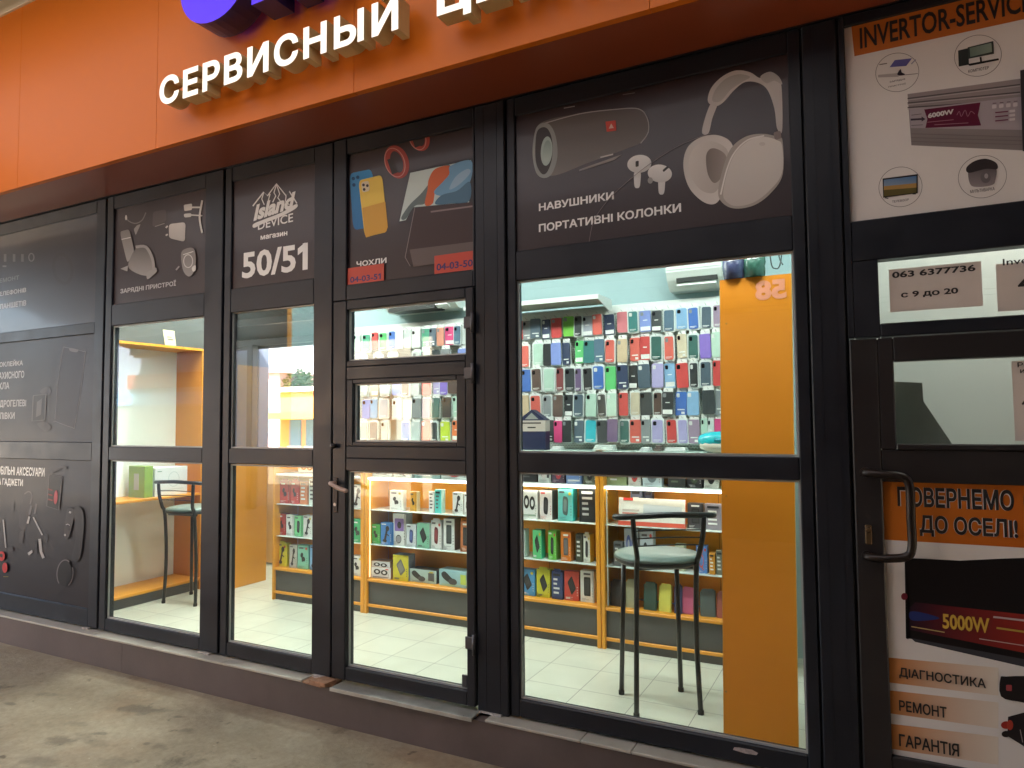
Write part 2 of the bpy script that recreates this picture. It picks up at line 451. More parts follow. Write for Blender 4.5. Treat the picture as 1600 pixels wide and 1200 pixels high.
# ---- raised sill in front of the shop
def tilef():
    m = mat("sill_tile", (.50, .46, .39), .5, noise=.14, nscale=4, rvar=.1, bump=.08, bscale=80); return m
SILLT = tilef(); RISER = mat("brown_riser_tile", (.125, .095, .088), .55, noise=.2, nscale=3, rvar=.1, bump=.1, bscale=60)
step = thing("entrance_step", "long raised step with beige tiled top and dark brown riser under the shopfront", "step", (-2.5, -.05, 0))
mb = MB(); xs = [-12, -8.2, -4.35, -.55, 2.6]
for a, b in zip(xs, xs[1:]): mb = MB(); mb.box(a + .0006, b - .0006, -.078, .2, 0.0, .188, 0, .001); mb.build("riser", RISER, step)
mb = MB(); xt = [-12, -8, -6.9, -5.8, -4.66, -4.05, -3.42, -2.80]
xt2 = [-1.66, -1.18, -.95, -.36, .25, .85, 2.0]
for a, b in list(zip(xt, xt[1:])) + list(zip(xt2, xt2[1:])): mb = MB(); mb.box(a + .0008, b - .0008, -.088, .03, .19, .203, 0, .003); mb.build("top_tile", SILLT, step)
mb = MB(); mb.box(-2.585, -1.72, -.105, .03, .1935, .205, 0, .002); mb.box(-2.585, -1.72, -.107, -.105, .188, .205, 0)
mb.build("threshold_plate", mat("worn_aluminium_plate", (.55, .54, .50), .38, metal=.6, noise=.2, nscale=9, rvar=.12), step)
mb = MB()
mb.prism([(-2.795, -.086, .19), (-2.66, -.098, .19), (-2.60, -.06, .19), (-2.62, .03, .19), (-2.795, .03, .19)], (0, 0, .010))
mb.prism([(-2.74, -.094, .2), (-2.62, -.104, .2), (-2.605, -.03, .2), (-2.70, -.02, .2)], (0, 0, .018))
mb.build("broken_tile", mat("broken_brick_mortar", (.40, .22, .13), .85, noise=.3, nscale=30, bump=.5, bscale=60), step)

rm = random.Random(4); CR_ = mat("white_mortar", (.55, .50, .46), .9, noise=.2, nscale=40)
for x0, x1, z in ((-3.70, -3.60, .203), (-1.72, -1.60, .203), (-4.86, -4.79, .203), (-2.78, -2.70, .205)):
    mb = MB()
    o_ = []
    for k in range(9): o_.append((x0 + (x1 - x0) * k / 8, -.024 - rm.uniform(.002, .014), z))
    o_ += [(x1, -.012, z), (x0, -.012, z)]; mb.prism(o_, (0, 0, .006 + rm.uniform(.002, .006))); mb.build("mortar_residue", CR_, step)
# ---- interior floor
def floor_mat():
    m = mat("cream_floor_tile", (.70, .72, .62), .28)
    n, l = m.node_tree.nodes, m.node_tree.links; b = n["Principled BSDF"]
    tc = n.new("ShaderNodeTexCoord"); mp = n.new("ShaderNodeMapping"); l.new(tc.outputs["Object"], mp.inputs[0])
    br = n.new("ShaderNodeTexBrick"); br.offset = 0; br.inputs["Scale"].default_value = 1; br.inputs["Brick Width"].default_value = .302; br.inputs["Row Height"].default_value = .302
    br.inputs["Mortar Size"].default_value = .0022; br.inputs["Color1"].default_value = (.71, .72, .61, 1); br.inputs["Color2"].default_value = (.66, .68, .58, 1); br.inputs["Mortar"].default_value = (.30, .30, .26, 1)
    l.new(mp.outputs[0], br.inputs["Vector"])
    t = n.new("ShaderNodeTexNoise"); t.inputs["Scale"].default_value = 5; t.inputs["Detail"].default_value = 6; l.new(tc.outputs["Object"], t.inputs["Vector"])
    r = n.new("ShaderNodeValToRGB"); r.color_ramp.elements[0].color = (.86, .86, .84, 1); r.color_ramp.elements[0].position = .3; r.color_ramp.elements[1].position = .7
    l.new(t.outputs["Fac"], r.inputs[0])
    x = n.new("ShaderNodeMix"); x.data_type = 'RGBA'; x.blend_type = 'MULTIPLY'; x.inputs[0].default_value = .8
    l.new(br.outputs[0], x.inputs[6]); l.new(r.outputs[0], x.inputs[7]); l.new(x.outputs[2], b.inputs["Base Color"])
    return m
mb = MB(); mb.box(-5.6, -.12, .031, 2.6, .1, .2)
structure(mb.build("shop_floor", floor_mat(), loc=(-1.396, .155, 0)))

# ---- the shop's shell
bld = thing("shop_building", "single storey shop building behind the orange fascia and dark windows", "building", (-4, 1.5, 0))
mb = MB(); mb.box(-4.35, -.14, 1.46, 1.54, .2, 3.2); mb.box(-4.43, -4.35, 1.46, 2.5, .2, 3.2); mb.build("back_wall", WALLB, bld)
mb = MB(); mb.box(-5.7, -5.58, .06, 2.6, .2, 3.2); mb.build("left_wall", mat("grey_partition_wall", (.07, .08, .082), .6, noise=.05), bld)
mb = MB(); mb.box(-5.7, -4.3, 2.55, 2.65, .2, 3.2); mb.build("rear_wall", mat("rear_orange_wall", (.62, .27, .06), .6), bld)
mb = MB(); mb.box(-.135, -.10, .06, 1.54, .2, 3.2); mb.build("partition", WALLB, bld)
mb = MB(); mb.box(-16, 4, .06, 4.0, 3.2, 3.3); mb.box(-16, 4, -.05, 4, 4.38, 4.6); mb.build("ceiling", mat("grey_ceiling", (.40, .42, .41), .8), bld)
mb = MB(); mb.box(-16, -5.7, .1, .2, .2, 3.2); mb.box(-16, 4, 3.9, 4.0, 0, 4.4); mb.build("outer_wall", mat("grey_render", (.35, .34, .32), .9), bld)

# ================================================================ SHOPFRONT FRAMES
YF, YB = -.014, .05
def bay(name, label, x0, x1, gx0, gx1, rails, panes, cat="shop window", yf=YF, glass_mats=(PANE, PANE)):
    t = thing(name, label, cat, ((x0 + x1) / 2, 0, .205))
    mb = MB(); zb, zt = .214, 3.18
    mb.box(x0, gx0, yf, YB, zb, zt, 0, .004); mb.box(gx1, x1, yf, YB, zb, zt, 0, .004)
    for a, b in rails: mb.box(gx0, gx1, yf + .0015, YB, a, b, 0, .004)
    mb.build("frame", FRAME, t)
    sl_ = MB(); w = .009
    for gm, (a, b) in zip(glass_mats, panes):
        sl_.box(gx0, gx0 + w, .003, .012, a, b); sl_.box(gx1 - w, gx1, .003, .012, a, b)
        sl_.box(gx0 + w, gx1 - w, .003, .012, a, a + w); sl_.box(gx0 + w, gx1 - w, .003, .012, b - w, b)
        p = MB(); p.box(gx0, gx1, .013, .019, a, b); p.build("pane", gm, t)
    if panes: sl_.build("glazing_seal", BEAD, t)
    return t
RB = [(.214, .292), (1.355, 1.447), (2.273, 2.42), (3.09, 3.18)]
bayA = bay("blanked_window", "dark framed window bay left of the narrow panes, filled with black adverts", -6.2, -4.722, -6.12, -4.825, [(.214, .335), (1.345, 1.475), (2.235, 2.315), (3.09, 3.18)], [])
bayB = bay("shop_window", "tall dark framed window showing the bar stool beside the white case", -4.703, -3.548, -4.635, -3.708, RB, [(.292, 1.355), (1.447, 2.273)], glass_mats=(PANE, PANEL_))
bayC = bay("shop_window", "narrow dark framed window mirroring the bright street, beside the door", -3.528, -2.664, -3.472, -2.802, RB, [(.292, 1.352), (1.447, 2.28)], glass_mats=(PANEL_, PANEM))
bayD = bay("shop_window", "widest dark framed window in front of the wall of phone cases", -1.556, -.214, -1.512, -.263, [(.214, .295), (1.354, 1.447), (2.275, 2.42), (3.09, 3.18)], [(.295, 1.354), (1.447, 2.275)])
bay("blanked_window", "plain dark window bay at the far left end of the shopfront", -7.8, -6.22, -7.72, -6.3, [(.214, .335), (3.09, 3.18)], [])
mb = MB(); mb.box(-7.72, -6.3, .0, .03, .335, 3.09); mb.build("panel", mat("black_panel", (.03, .026, .03), .35), bpy.data.objects["blanked_window.001"])
# gaskets standing back in the joints between the bays
mb = MB()
for a, b in ((-4.722, -4.703), (-3.548, -3.528), (-2.664, -2.652), (-1.566, -1.556), (-.214, -.208), (-.08, -.074)): mb.box(a - .002, b + .002, .004, .03, .21, 3.18)
gk = tag(mb.build("expansion_joint", GAP), "black rubber joints in the gaps between the shopfront bays", "joint")
A_ = MB(); A_.prism([(-.545, -.0155, .262), (-.50, -.0155, .257), (-.455, -.0155, .259), (-.448, -.0155, .268), (-.47, -.0155, .276), (-.52, -.0155, .275), (-.54, -.0155, .272)], (0, .002, 0)); A_.build("worn_patch", mat("worn_primer", (.42, .36, .35), .7, noise=.4, nscale=60), bayD)
def post(x0, x1, label):
    t = MB(); t.box(x0, x1, -.022, .06, .206, 3.18, 0, .005)
    for q in (.30, .74): t.box(x0 + (x1 - x0) * q - .0015, x0 + (x1 - x0) * q + .0015, -.0235, -.0215, .21, 3.17)
    return tag(t.build("frame_post", FRAME), label, "post")
post(-1.735, -1.566, "dark grey post between the glass door and the widest window")
post(-.208, -.08, "dark grey post between the widest window and the white advert")
mb = MB(); mb.box(-9, 2.4, -.03, .055, 3.181, 3.199); hd = tag(mb.build("head_profile", FRAME), "thin dark head profile along the top of the whole shopfront", "profile")

# ---- door
dr = thing("glass_door", "dark framed glass door with three panes and a beige lever handle", "door", (-2.19, 0, .21))
DL, DR_ = -2.643, -1.742; G0, G1 = -2.548, -1.79
mb = MB(); yf = -.03
mb.box(DL, G0, yf, .045, .222, 2.266, 0, .005); mb.box(G1, DR_, yf, .045, .222, 2.266, 0, .005)
for a, b in ((.222, .292), (1.336, 1.405), (1.405, 1.47), (1.83, 1.90), (1.90, 1.932), (2.215, 2.266)): mb.box(G0, G1, yf + .002, .045, a, b, 0, .004)
mb.box(G0, -2.505, yf + .003, .04, 1.47, 1.83, 0, .004); mb.box(-1.845, G1, yf + .003, .04, 1.47, 1.83, 0, .004)
mb.box(-2.505, -1.845, yf + .003, .04, 1.47, 1.493, 0, .003); mb.box(-2.505, -1.845, yf + .003, .04, 1.807, 1.83, 0, .003)
mb.build("door_frame", FRAME, dr)
sl_ = MB(); w = .009
for a, b, c, d in ((G0, G1, .292, 1.336), (-2.505, -1.845, 1.493, 1.807), (G0, G1, 1.932, 2.215)):
    p = MB(); p.box(a, b, .006, .012, c, d); p.build("pane", PANE, dr)
    sl_.box(a, a + w, -.006, .004, c, d); sl_.box(b - w, b, -.006, .004, c, d); sl_.box(a + w, b - w, -.006, .004, c, c + w); sl_.box(a + w, b - w, -.006, .004, d - w, d)
sl_.build("glazing_seal", BEAD, dr)
hp = W(531, 756, -.06)
mb = MB(); mb.box(-2.632, -2.60, -.036, -.03, hp.z - .16, hp.z + .03, 0, .003)
hb = mb.build("handle_plate", mat("dark_bronze", (.03, .028, .03), .35, metal=.5), dr)
mb = MB(); mb.tube(smooth([(-2.616, -.034, hp.z), (-2.616, -.07, hp.z + .002), (-2.60, -.083, hp.z), (-2.55, -.083, hp.z - .022), (-2.495, -.08, hp.z - .034)], 4, False), [.012] * 8 + [.0115] * 8 + [.010], 10)
mb.build("handle", mat("beige_enamel", (.55, .40, .34), .35), hb)
mb = MB(); mb.lathe([(.009, -.04), (.009, -.034)], (-2.616, 0, hp.z - .115), 14, axis='y'); mb.box(-2.6185, -2.6135, -.041, -.04, hp.z - .122, hp.z - .108); mb.build("keyhole", GREYM, hb)
kz = W(530, 697, -.04).z
mb = MB(); mb.lathe([(.004, -.062), (.014, -.058), (.016, -.046), (.011, -.04), (.011, -.03)], (-2.622, 0, kz), 18, axis='y'); mb.build("knob", mat("dark_bronze", 0), dr)
HINGE = mat("hinge_metal", (.10, .10, .11), .4, metal=.6)
for py in (503, 583, 1008):
    z = W(745, py, -.04).z; mb = MB(); mb.box(-1.795, -1.752, -.038, -.03, z - .028, z + .032, 0, .003); mb.tube([(-1.741, -.044, z - .05), (-1.741, -.044, z + .05)], .0095, 10)
    mb.build("hinge", HINGE, dr)
mb = MB(); mb.box(-1.83, G1 - .009, -.012, -.004, .30, .36, 0, .003); mb.build("corner_stop", HINGE, dr)
df = thing("door_transom", "dark framed transom over the glass door holding the tablet advert", "transom", (-2.19, 0, 2.27))
mb = MB(); mb.box(-2.652, -2.56, -.02, .05, 2.27, 3.18, 0, .004); mb.box(-1.75, -1.737, -.02, .05, 2.27, 3.18, 0, .003)
mb.box(-2.56, -1.75, -.018, .05, 2.27, 2.356, 0, .004); mb.box(-2.56, -1.75, -.018, .05, 3.09, 3.18, 0, .004); mb.build("frame", FRAME, df)

# ---- fascia
fz0, fz1 = 3.18, 4.43
fas = thing("fascia", "bright orange composite fascia with a soffit coloured darker for shade above the shopfront", "fascia", (-3, -.425, 3.18))
joints = [-12, W(-140, 300, -.425).x, W(28, 250, -.425).x, W(245, 150, -.425).x, W(553, 100, -.425).x, W(1015, 0, -.425).x, .75, 2.0, 3.4]
for a, b in zip(joints, joints[1:]):
    mb = MB(); mb.box(a + .0008, b - .0008, -.425, -.39, fz0 + .0015, fz1, 0, .0015); mb.build("panel", FASC, fas)
mb = MB(); mb.box(-12, 3.4, -.389, -.032, fz0 + .002, fz0 + .02); mb.build("soffit", mat("shaded_orange_soffit", (.27, .055, .02), .33, coat=.1), fas)  # fascia orange darkened in the colour to stand for the shade underneath
mb = MB(); mb.box(-12, 3.4, -.44, .1, fz1 + .001, fz1 + .035, 0, .003); mb.box(-12, 3.4, -.3, -.26, fz1 + .036, fz1 + .5); mb.build("cap_flashing", mat("beige_flashing", (.62, .50, .34), .5), fas)
mb = MB(); mb.box(-12, 3.4, -.388, -.38, fz0 + .02, fz1); mb.build("backing", GAP, fas)

# ---- sign letters
GOLD = mat("gold_letter_edge", (.52, .40, .20), .35, noise=.08)
LETF = emit("cream_lit_face", (1.0, .93, .80), .085, (.85, .80, .70))
VIOF = emit("violet_lit_face", (.06, .0, 1.0), .105, (.02, .0, .22)); VIOE = mat("dark_violet_edge", (.030, .02, .10), .4)
sg = thing("shop_sign", "cream block letters spelling a service centre on the orange fascia", "sign lettering", (-2.4, -.43, 3.33))
def letters(body, x0, x1, z0, z1, y, depth, bold, mats, parent, cap, sq=.90):
    adv = []
    v, f, nz = raw_text(cap, bold); _, _, c, d = bbox(v)          # flat cap height fixes the vertical scale
    full = bbox(raw_text(body, bold)[0]); sx = (x1 - x0) / (full[1] - full[0]); sz = (z1 - z0) / (d - c)
    for i, ch in enumerate(body):
        if ch == ' ': continue
        pre = bbox(raw_text(body[:i + 1], bold)[0])[1]
        v, f, nz = raw_text(ch, bold, .5); b = bbox(v)
        mb = MB(); mb.add([(x0 + ((p.x - (b[0] + b[1]) / 2) * sq + (b[0] - b[1]) / 2 + pre - full[0]) * sx, y - (p.z + .5) * depth, z0 + (p.y - c) * sz) for p in v], f)
        mb.m = [0 if q > .9 else 1 for q in nz]; mb.build("letter", mats, parent)
a, b = W(249, 165, -.55), W(626, 47, -.55)
letters("СЕРВИСНЫЙ", a.x, b.x, 3.332, 3.487, -.472, .085, .034, [LETF, GOLD], sg, "Н")
c0 = W(681, 27, -.55); s_ = (b.x - a.x)
letters("ЦЕНТР", c0.x, c0.x + s_ * .555, 3.332, 3.487, -.472, .085, .034, [LETF, GOLD], sg, "Н")
sg2 = thing("shop_sign", "large violet lit block letters cut off above the cream lettering", "sign lettering", (-2.4, -.43, 3.69))
a2, b2 = W(285, 48, -.6), W(390, 0, -.6)
letters("ОМ", a2.x - .015, a2.x + 1.08, 3.655, 4.13, -.462, .15, .062, [VIOF, VIOE], sg2, "Н", .97)

# ================================================================ ADVERT PANELS
VINYL = mat("dark_brown_vinyl", (.034, .021, .023), .36, noise=.06, nscale=2, rvar=.05, coat=.15)
VINYLB = mat("black_vinyl", (.020, .014, .018), .34, noise=.08, nscale=2, rvar=.05, coat=.35)
VINYLM = mat("matt_black_vinyl", (.018, .014, .018), .42, noise=.08, nscale=2, rvar=.05, coat=.06, spec=.3)
PWHITE = mat("white_poster_vinyl", (.80, .76, .73), .42, noise=.02, coat=.2)
def panel(label, x0, x1, z0, z1, m, name="window_sign", cat="advert", y=.0):
    t = thing(name, label, cat, ((x0 + x1) / 2, y, z0)); mb = MB(); mb.box(x0, x1, y, y + .011, z0, z1); mb.build("backing_panel", m, t); return t
AY = -.0006
def art(parent, name, A, m=None): return A.build(name, m or PRINT, parent)

# wide window: headphones and speakers
pD = panel("dark advert with grey speaker, white headphones and earbuds over the widest window", -1.512, -.263, 2.42, 3.09, VINYL)
A = Art(AY)
A.poly(smooth([(838, 200), (860, 186), (905, 178), (960, 171), (995, 170), (1010, 182), (1013, 205), (1003, 222), (975, 234), (915, 256), (868, 274), (842, 270), (833, 240)]), (.115, .10, .095), (.20, .185, .175), (0, 1))
A.line(smooth([(846, 194), (905, 178), (960, 171), (997, 170), (1011, 184), (1013, 206), (1001, 224)], closed=False), 1.6, (.40, .38, .38))
A.poly(smooth([(836, 205), (845, 193), (858, 194), (868, 212), (871, 244), (862, 272), (848, 278), (837, 268), (832, 238)]), (.30, .32, .31))
A.poly(smooth([(838, 210), (847, 199), (857, 203), (863, 222), (862, 250), (854, 270), (845, 270), (837, 250)]), (.055, .05, .052))
A.ell(854, 236, 9, 23, (.42, .52, .49), 4); A.ell(855, 236, 6.5, 17, (.28, .37, .35), 4, c2=(.46, .56, .52))
A.poly([(905, 265), (972, 241), (960, 250), (905, 268)], (.26, .24, .23)); A.line([(938, 246), (958, 241)], 2.2, (.55, .52, .5))
A.poly([(946, 190), (962, 188), (963, 204), (948, 206)], (.55, .06, .035)); A.poly([(951, 201), (955, 193), (959, 200)], (.8, .5, .42))
art(pD, "printed_speaker", A)
A = Art(AY)
for (cx, cy, px_, py_, an) in ((999, 256, 996, 277, -8), (1031, 271, 1034, 287, 6)):
    A.rq([(px_ - 6, py_ - 10), (px_ + 6, py_ - 11), (px_ + 4, py_ + 17), (px_ - 5, py_ + 17)], (.66, .65, .64), .35)
    A.ell(cx, cy, 19, 14, (.80, .79, .77), an, c2=(.56, .55, .54))
A.rq([(993, 252), (998, 251), (998, 260), (993, 261)], (.05, .05, .05)); A.rq([(1035, 266), (1044, 258), (1046, 261), (1037, 269)], (.05, .05, .05)); A.ell(1016, 282, 4, 5, (.3, .29, .28))
art(pD, "printed_earbuds", A)
A = Art(AY)
A.poly(smooth([(1097, 207), (1103, 180), (1112, 160), (1121, 162), (1113, 185), (1107, 208)]), (.60, .57, .56))
A.poly(smooth([(1106, 158), (1111, 138), (1128, 120), (1150, 110), (1172, 113), (1188, 122), (1203, 115), (1218, 124), (1222, 150), (1222, 205), (1214, 200), (1210, 170), (1200, 142), (1186, 130), (1165, 128), (1148, 140), (1130, 160), (1117, 166)]), (.66, .63, .62), (.52, .49, .48))
A.poly(smooth([(1113, 157), (1118, 140), (1134, 123), (1154, 116), (1172, 120), (1160, 128), (1142, 140), (1126, 158)]), (.46, .44, .43))
A.poly(smooth([(1188, 120), (1203, 112), (1217, 120), (1222, 132), (1210, 126), (1198, 130)]), (.50, .48, .47))
A.poly(smooth([(1068, 250), (1076, 228), (1096, 214), (1120, 211), (1140, 220), (1147, 238), (1142, 262), (1130, 300), (1118, 318), (1100, 316), (1080, 298), (1070, 275)]), (.58, .55, .52), (.74, .70, .67), (1, 0))
A.poly(smooth([(1076, 252), (1084, 232), (1100, 222), (1118, 222), (1136, 234), (1138, 258), (1124, 292), (1112, 302), (1094, 296), (1080, 276)]), (.66, .62, .58), (.50, .46, .43), (1, 1))
A.poly(smooth([(1103, 246), (1108, 234), (1118, 232), (1132, 240), (1136, 254), (1128, 276), (1116, 286), (1106, 272)]), (.20, .165, .15), (.36, .31, .28), (1, 0))
A.poly(smooth([(1122, 300), (1130, 262), (1142, 232), (1164, 214), (1190, 209), (1216, 214), (1223, 222), (1223, 272), (1206, 300), (1180, 320), (1150, 326), (1130, 318)]), (.42, .38, .35))
A.poly(smooth([(1130, 300), (1138, 264), (1150, 238), (1170, 220), (1194, 214), (1214, 219), (1222, 228), (1222, 270), (1204, 296), (1178, 316), (1150, 322), (1134, 314)]), (.74, .71, .67), (.56, .52, .49), (0, 1))
A.line(smooth([(1126, 304), (1136, 264), (1148, 238), (1168, 219), (1194, 212)], closed=False), 2.4, (.80, .77, .74)); A.ell(1191, 225, 5, 3, (.62, .58, .55)); A.rq([(1208, 207), (1220, 204), (1221, 216), (1211, 219)], (.25, .2, .19), .3)
art(pD, "printed_headphones", A)
A = Art(AY - .004); A.line(smooth([(920, 381), (926, 350), (938, 328), (962, 300), (1010, 260), (1060, 228), (1110, 208)], 6, False), .8, (.22, .18, .175)); art(pD, "crack", A)
ptext("НАВУШНИКИ", pD, (842, 330), (959, 299), AY, LETW, .03); ptext("ПОРТАТИВНІ КОЛОНКИ", pD, (842, 363), (1064, 317), AY, LETW, .03)
for q, w, c in (([(824, 394), (842, 390)], 1.6, .6), ([(874, 388), (1000, 371), (1155, 350)], 1.3, .6), ([(881, 169), (898, 166)], 1.2, .5), ([(973, 148), (992, 145)], 1, .3)):
    A = Art(-.009); A.line(q, w, (c, c * .96, c * .94)); art(pD, "peeling_edge", A)

# door transom: covers and tablet
pT = panel("dark advert with tablet, blue and yellow phones and red bracelets over the door", -2.56, -1.75, 2.356, 3.09, VINYL)
A = Art(AY)
A.rq([(546, 271), (581, 264), (592, 352), (552, 360)], (.055, .30, .62), .16, (.03, .16, .38)); 
for q in ((552, 279), (559, 277), (553, 289)): A.ell(q[0], q[1], 2.6, 2.8, (.02, .09, .2))
A.rq([(560, 282), (597, 273), (606, 362), (570, 371)], (.82, .58, .10), .14)
A.poly([(566, 325), (602, 315), (606, 355), (603, 362), (572, 371), (570, 366)], (.66, .36, .06))
A.rq([(564, 285), (576, 282), (578, 298), (566, 301)], (.7, .62, .45), .3)
for q in ((568, 289), (569, 296), (574, 290)): A.ell(q[0], q[1], 2.1, 2.3, (.06, .05, .05))
art(pT, "printed_phones", A)
A = Art(AY)
for cx, cy, k in ((618, 253, 1.0), (653, 214, .85)):
    A.ring(cx + 2, cy, 14 * k, 22 * k, 9 * k, (.42, .075, .06), -18); A.ring(cx - 1, cy + 1, 15 * k, 23 * k, 1.4, (.62, .30, .26), -18)
    A.line([(cx - 9 * k, cy - 5 * k), (cx - 1 * k, cy + 18 * k)], 9 * k, (.05, .045, .045))
A.poly([(632, 205), (676, 196), (676, 186), (632, 190)], (.043, .027, .029))
art(pT, "printed_bracelets", A)
A = Art(AY)
A.rq([(640, 267), (741, 245), (738, 330), (622, 350)], (.05, .045, .05), .05)
A.poly([(641, 270), (736, 250), (733, 316), (645, 324), (634, 344), (624, 346)], (.56, .66, .64))
A.poly(smooth([(690, 262), (704, 259), (700, 272), (686, 290), (672, 300), (664, 318), (648, 322), (634, 342), (627, 340), (640, 320), (660, 300)]), (.13, .17, .17))
A.poly(smooth([(680, 264), (702, 259), (701, 274), (690, 288), (680, 300), (676, 318), (664, 320), (668, 296), (670, 280)]), (.60, .13, .04))
A.poly(smooth([(704, 259), (736, 251), (734, 285), (712, 300), (690, 306), (678, 300), (692, 284), (702, 272)]), (.16, .34, .52))
A.poly(smooth([(690, 305), (714, 298), (734, 284), (733, 314), (706, 318), (680, 319)]), (.075, .17, .26))
A.poly(smooth([(712, 276), (730, 264), (735, 270), (718, 288), (702, 296)]), (.30, .46, .60))
art(pT, "printed_tablet", A)
A = Art(AY - .006)
A.poly([(648, 325), (735, 316), (746, 319), (742, 404), (640, 412), (636, 400)], (.062, .040, .040)); A.line([(648, 325), (633, 402), (641, 416)], 1.1, (.26, .21, .21))
A.poly([(640, 390), (743, 377), (746, 402), (646, 417)], (.14, .11, .105)); A.line([(673, 331), (740, 322)], 2.6, (.26, .2, .2)); art(pT, "printed_cover", A)
ptext("ЧОХЛИ", pT, (557, 417), (604, 402), AY, LETW, .03)
for body, q, lb, rt, pos in (("04-03-51", (543, 600, 411, 446), (547, 440), (595, 423), "lower left corner"), ("04-03-50", (683, 747, 386, 427), (686, 421), (743, 403), "lower right corner")):
    a, b = W(q[0], q[3], -.008), W(q[1], q[2], -.008)
    dx = -.016 if body.endswith('50') else 0; a.x += dx; b.x += dx
    t = thing("sticker", f"red sticker reading {body} at the {pos} of the door advert", "sticker", (a.x, -.01, a.z)); h = b.z - a.z
    mb = MB(); mb.box(a.x, b.x, -.0085, -.0075, a.z - .003, a.z + h * (.98 if body[-1] == "1" else .86)); mb.build("backing_sheet", mat("red_sticker", (.52, .055, .028), .4, noise=.04), t)
    a2, b2 = W(lb[0], lb[1], -.009), W(rt[0], rt[1], -.009); a2.x += dx; b2.x += dx
    text(body, t, a2.x, b2.x, a.z + h * .12, a.z + h * .46, -.0088, mat("navy_ink", (.03, .015, .12), .5), .025)

# narrow transom C: shop number
pC = panel("dark sign with white mountain logo and number 50/51 above the narrow window", -3.472, -2.802, 2.42, 3.09, VINYL)
A = Art(AY)
MW = (.78, .77, .75)
A.line([(395, 322), (412, 300), (418, 306), (432, 287), (447, 306), (452, 299), (464, 318)], 2.0, MW)
for q in ([(432, 288), (428, 301), (431, 306), (426, 316)], [(432, 288), (437, 303), (434, 309), (441, 318)], [(412, 301), (409, 311), (413, 320)], [(447, 306), (446, 314), (452, 320)], [(422, 303), (419, 314)]): A.line(q, 1.6, MW)
A.poly(smooth([(396, 350), (412, 343), (440, 332), (462, 319), (463, 325), (440, 338), (412, 349), (397, 356)]), MW)
art(pC, "printed_logo", A)
a, b = W(396, 349, AY), W(462, 303, AY)
text("Island", pC, a.x, b.x, a.z + .012, a.z + .108, AY - .0006, LETW, .045, shear=.25, slope=.036)
a, b = W(403, 358, AY), W(458, 330, AY)
text("DEVICE", pC, a.x, b.x, a.z - .006, a.z + .046, AY, LETW, .012, slope=.012)
ptext("магазин", pC, (407, 375), (449, 361), AY, LETW, .03); ptext("50/51", pC, (378, 436), (481, 378), AY, LETW, .028)

# transom B: chargers
pB = panel("dark sign with faded white chargers and cables above the tall window", -4.635, -3.708, 2.42, 3.09, VINYL)
A = Art(AY); c1, c2, c3 = (.20, .185, .18), (.30, .28, .27), (.62, .60, .58)
A.line(smooth([(197, 340), (202, 346), (212, 349), (222, 344), (228, 332)], 5, False), 1.6, c1); A.rq([(209, 358), (214, 352), (220, 350), (212, 368)], c2)
A.rq([(239, 331), (259, 327), (260, 345), (238, 355)], (.10, .085, .085), .2); A.line([(242, 354), (257, 349)], 1.4, c2); A.ell(197, 340, 1.6, 4, c3)
A.rq([(264, 350), (290, 347), (289, 378), (264, 372)], c3, .2, (.42, .40, .39)); A.line([(262, 353), (259, 356)], 2.4, c3); A.line([(262, 366), (259, 368)], 2.4, c3)
A.rq([(287, 320), (300, 318), (300, 328), (288, 330)], c3, .2); A.line([(300, 324), (314, 324)], 2.6, c3); A.rq([(287, 334), (299, 333), (299, 339), (288, 340)], c3, .3); A.line([(299, 336), (316, 337)], 2.2, c3); A.line(smooth([(316, 313), (312, 336), (313, 350), (316, 364)], 5, False), 3.0, c3)
A.rq([(187, 362), (202, 358), (210, 392), (199, 412)], c1, .2, c2); A.line([(190, 374), (204, 371)], 1.2, c3)
A.poly(smooth([(201, 418), (206, 398), (214, 388), (228, 388), (240, 412), (238, 428), (222, 430)]), (.12, .105, .10), c2); A.line(smooth([(212, 386), (228, 386), (238, 404), (240, 420)], 4, False), 4.5, c2); A.rq([(228, 427), (244, 417), (246, 424), (230, 438)], c2, .3); A.poly([(188, 420), (200, 415), (199, 424)], c2)
A.poly(smooth([(283, 396), (292, 388), (303, 389), (306, 406), (303, 424), (295, 432), (286, 422)]), c1, c2); A.line([(286, 398), (302, 393)], 1.3, c3); A.ring(294, 408, 7, 10, 1.2, c3); A.rq([(299, 418), (306, 413), (306, 423), (301, 425)], c3, .4); A.line([(275, 422), (280, 416)], 2.4, c2)
art(pB, "printed_chargers", A)
ptext("ЗАРЯДНІ ПРИСТРОЇ", pB, (188, 460), (275, 437), AY, LETG, .03)

# far left bay: three black adverts
pA1 = panel("glossy black sign with washed out lettering at the top of the far left bay", -6.12, -4.825, 2.315, 3.09, VINYLB)
ptext("ТЕЛЕФОНІВ", pA1, (-6, 464), (41, 449), AY, LETG, .02); ptext("ПЛАНШЕТІВ", pA1, (-6, 484), (41, 469), AY, LETG, .02); ptext("РЕМОНТ", pA1, (-6, 443), (30, 430), AY, mat("faint_lettering", (.16, .15, .155), .4), .02)
A = Art(AY)
for cx in (8, 22, 35): A = Art(AY); A.line([(cx, 397), (cx, 409)], 4, (.14, .13, .135)); art(pA1, "printed_icon", A)
A = Art(AY); A.ring(49, 402, 4, 6, 1.8, (.17, .16, .165)); art(pA1, "printed_icon", A)
A = Art(AY); A.line([(4, 416), (10, 416)], 2.5, (.17, .16, .165)); art(pA1, "printed_icon", A)
A = Art(AY); A.ring(98, 420, 14, 23, 5, (.045, .038, .042), -10); art(pA1, "printed_ring", A)
pA2 = panel("black sign with outlined phone and watch in the middle of the far left bay", -6.12, -4.825, 1.475, 2.235, VINYLM)
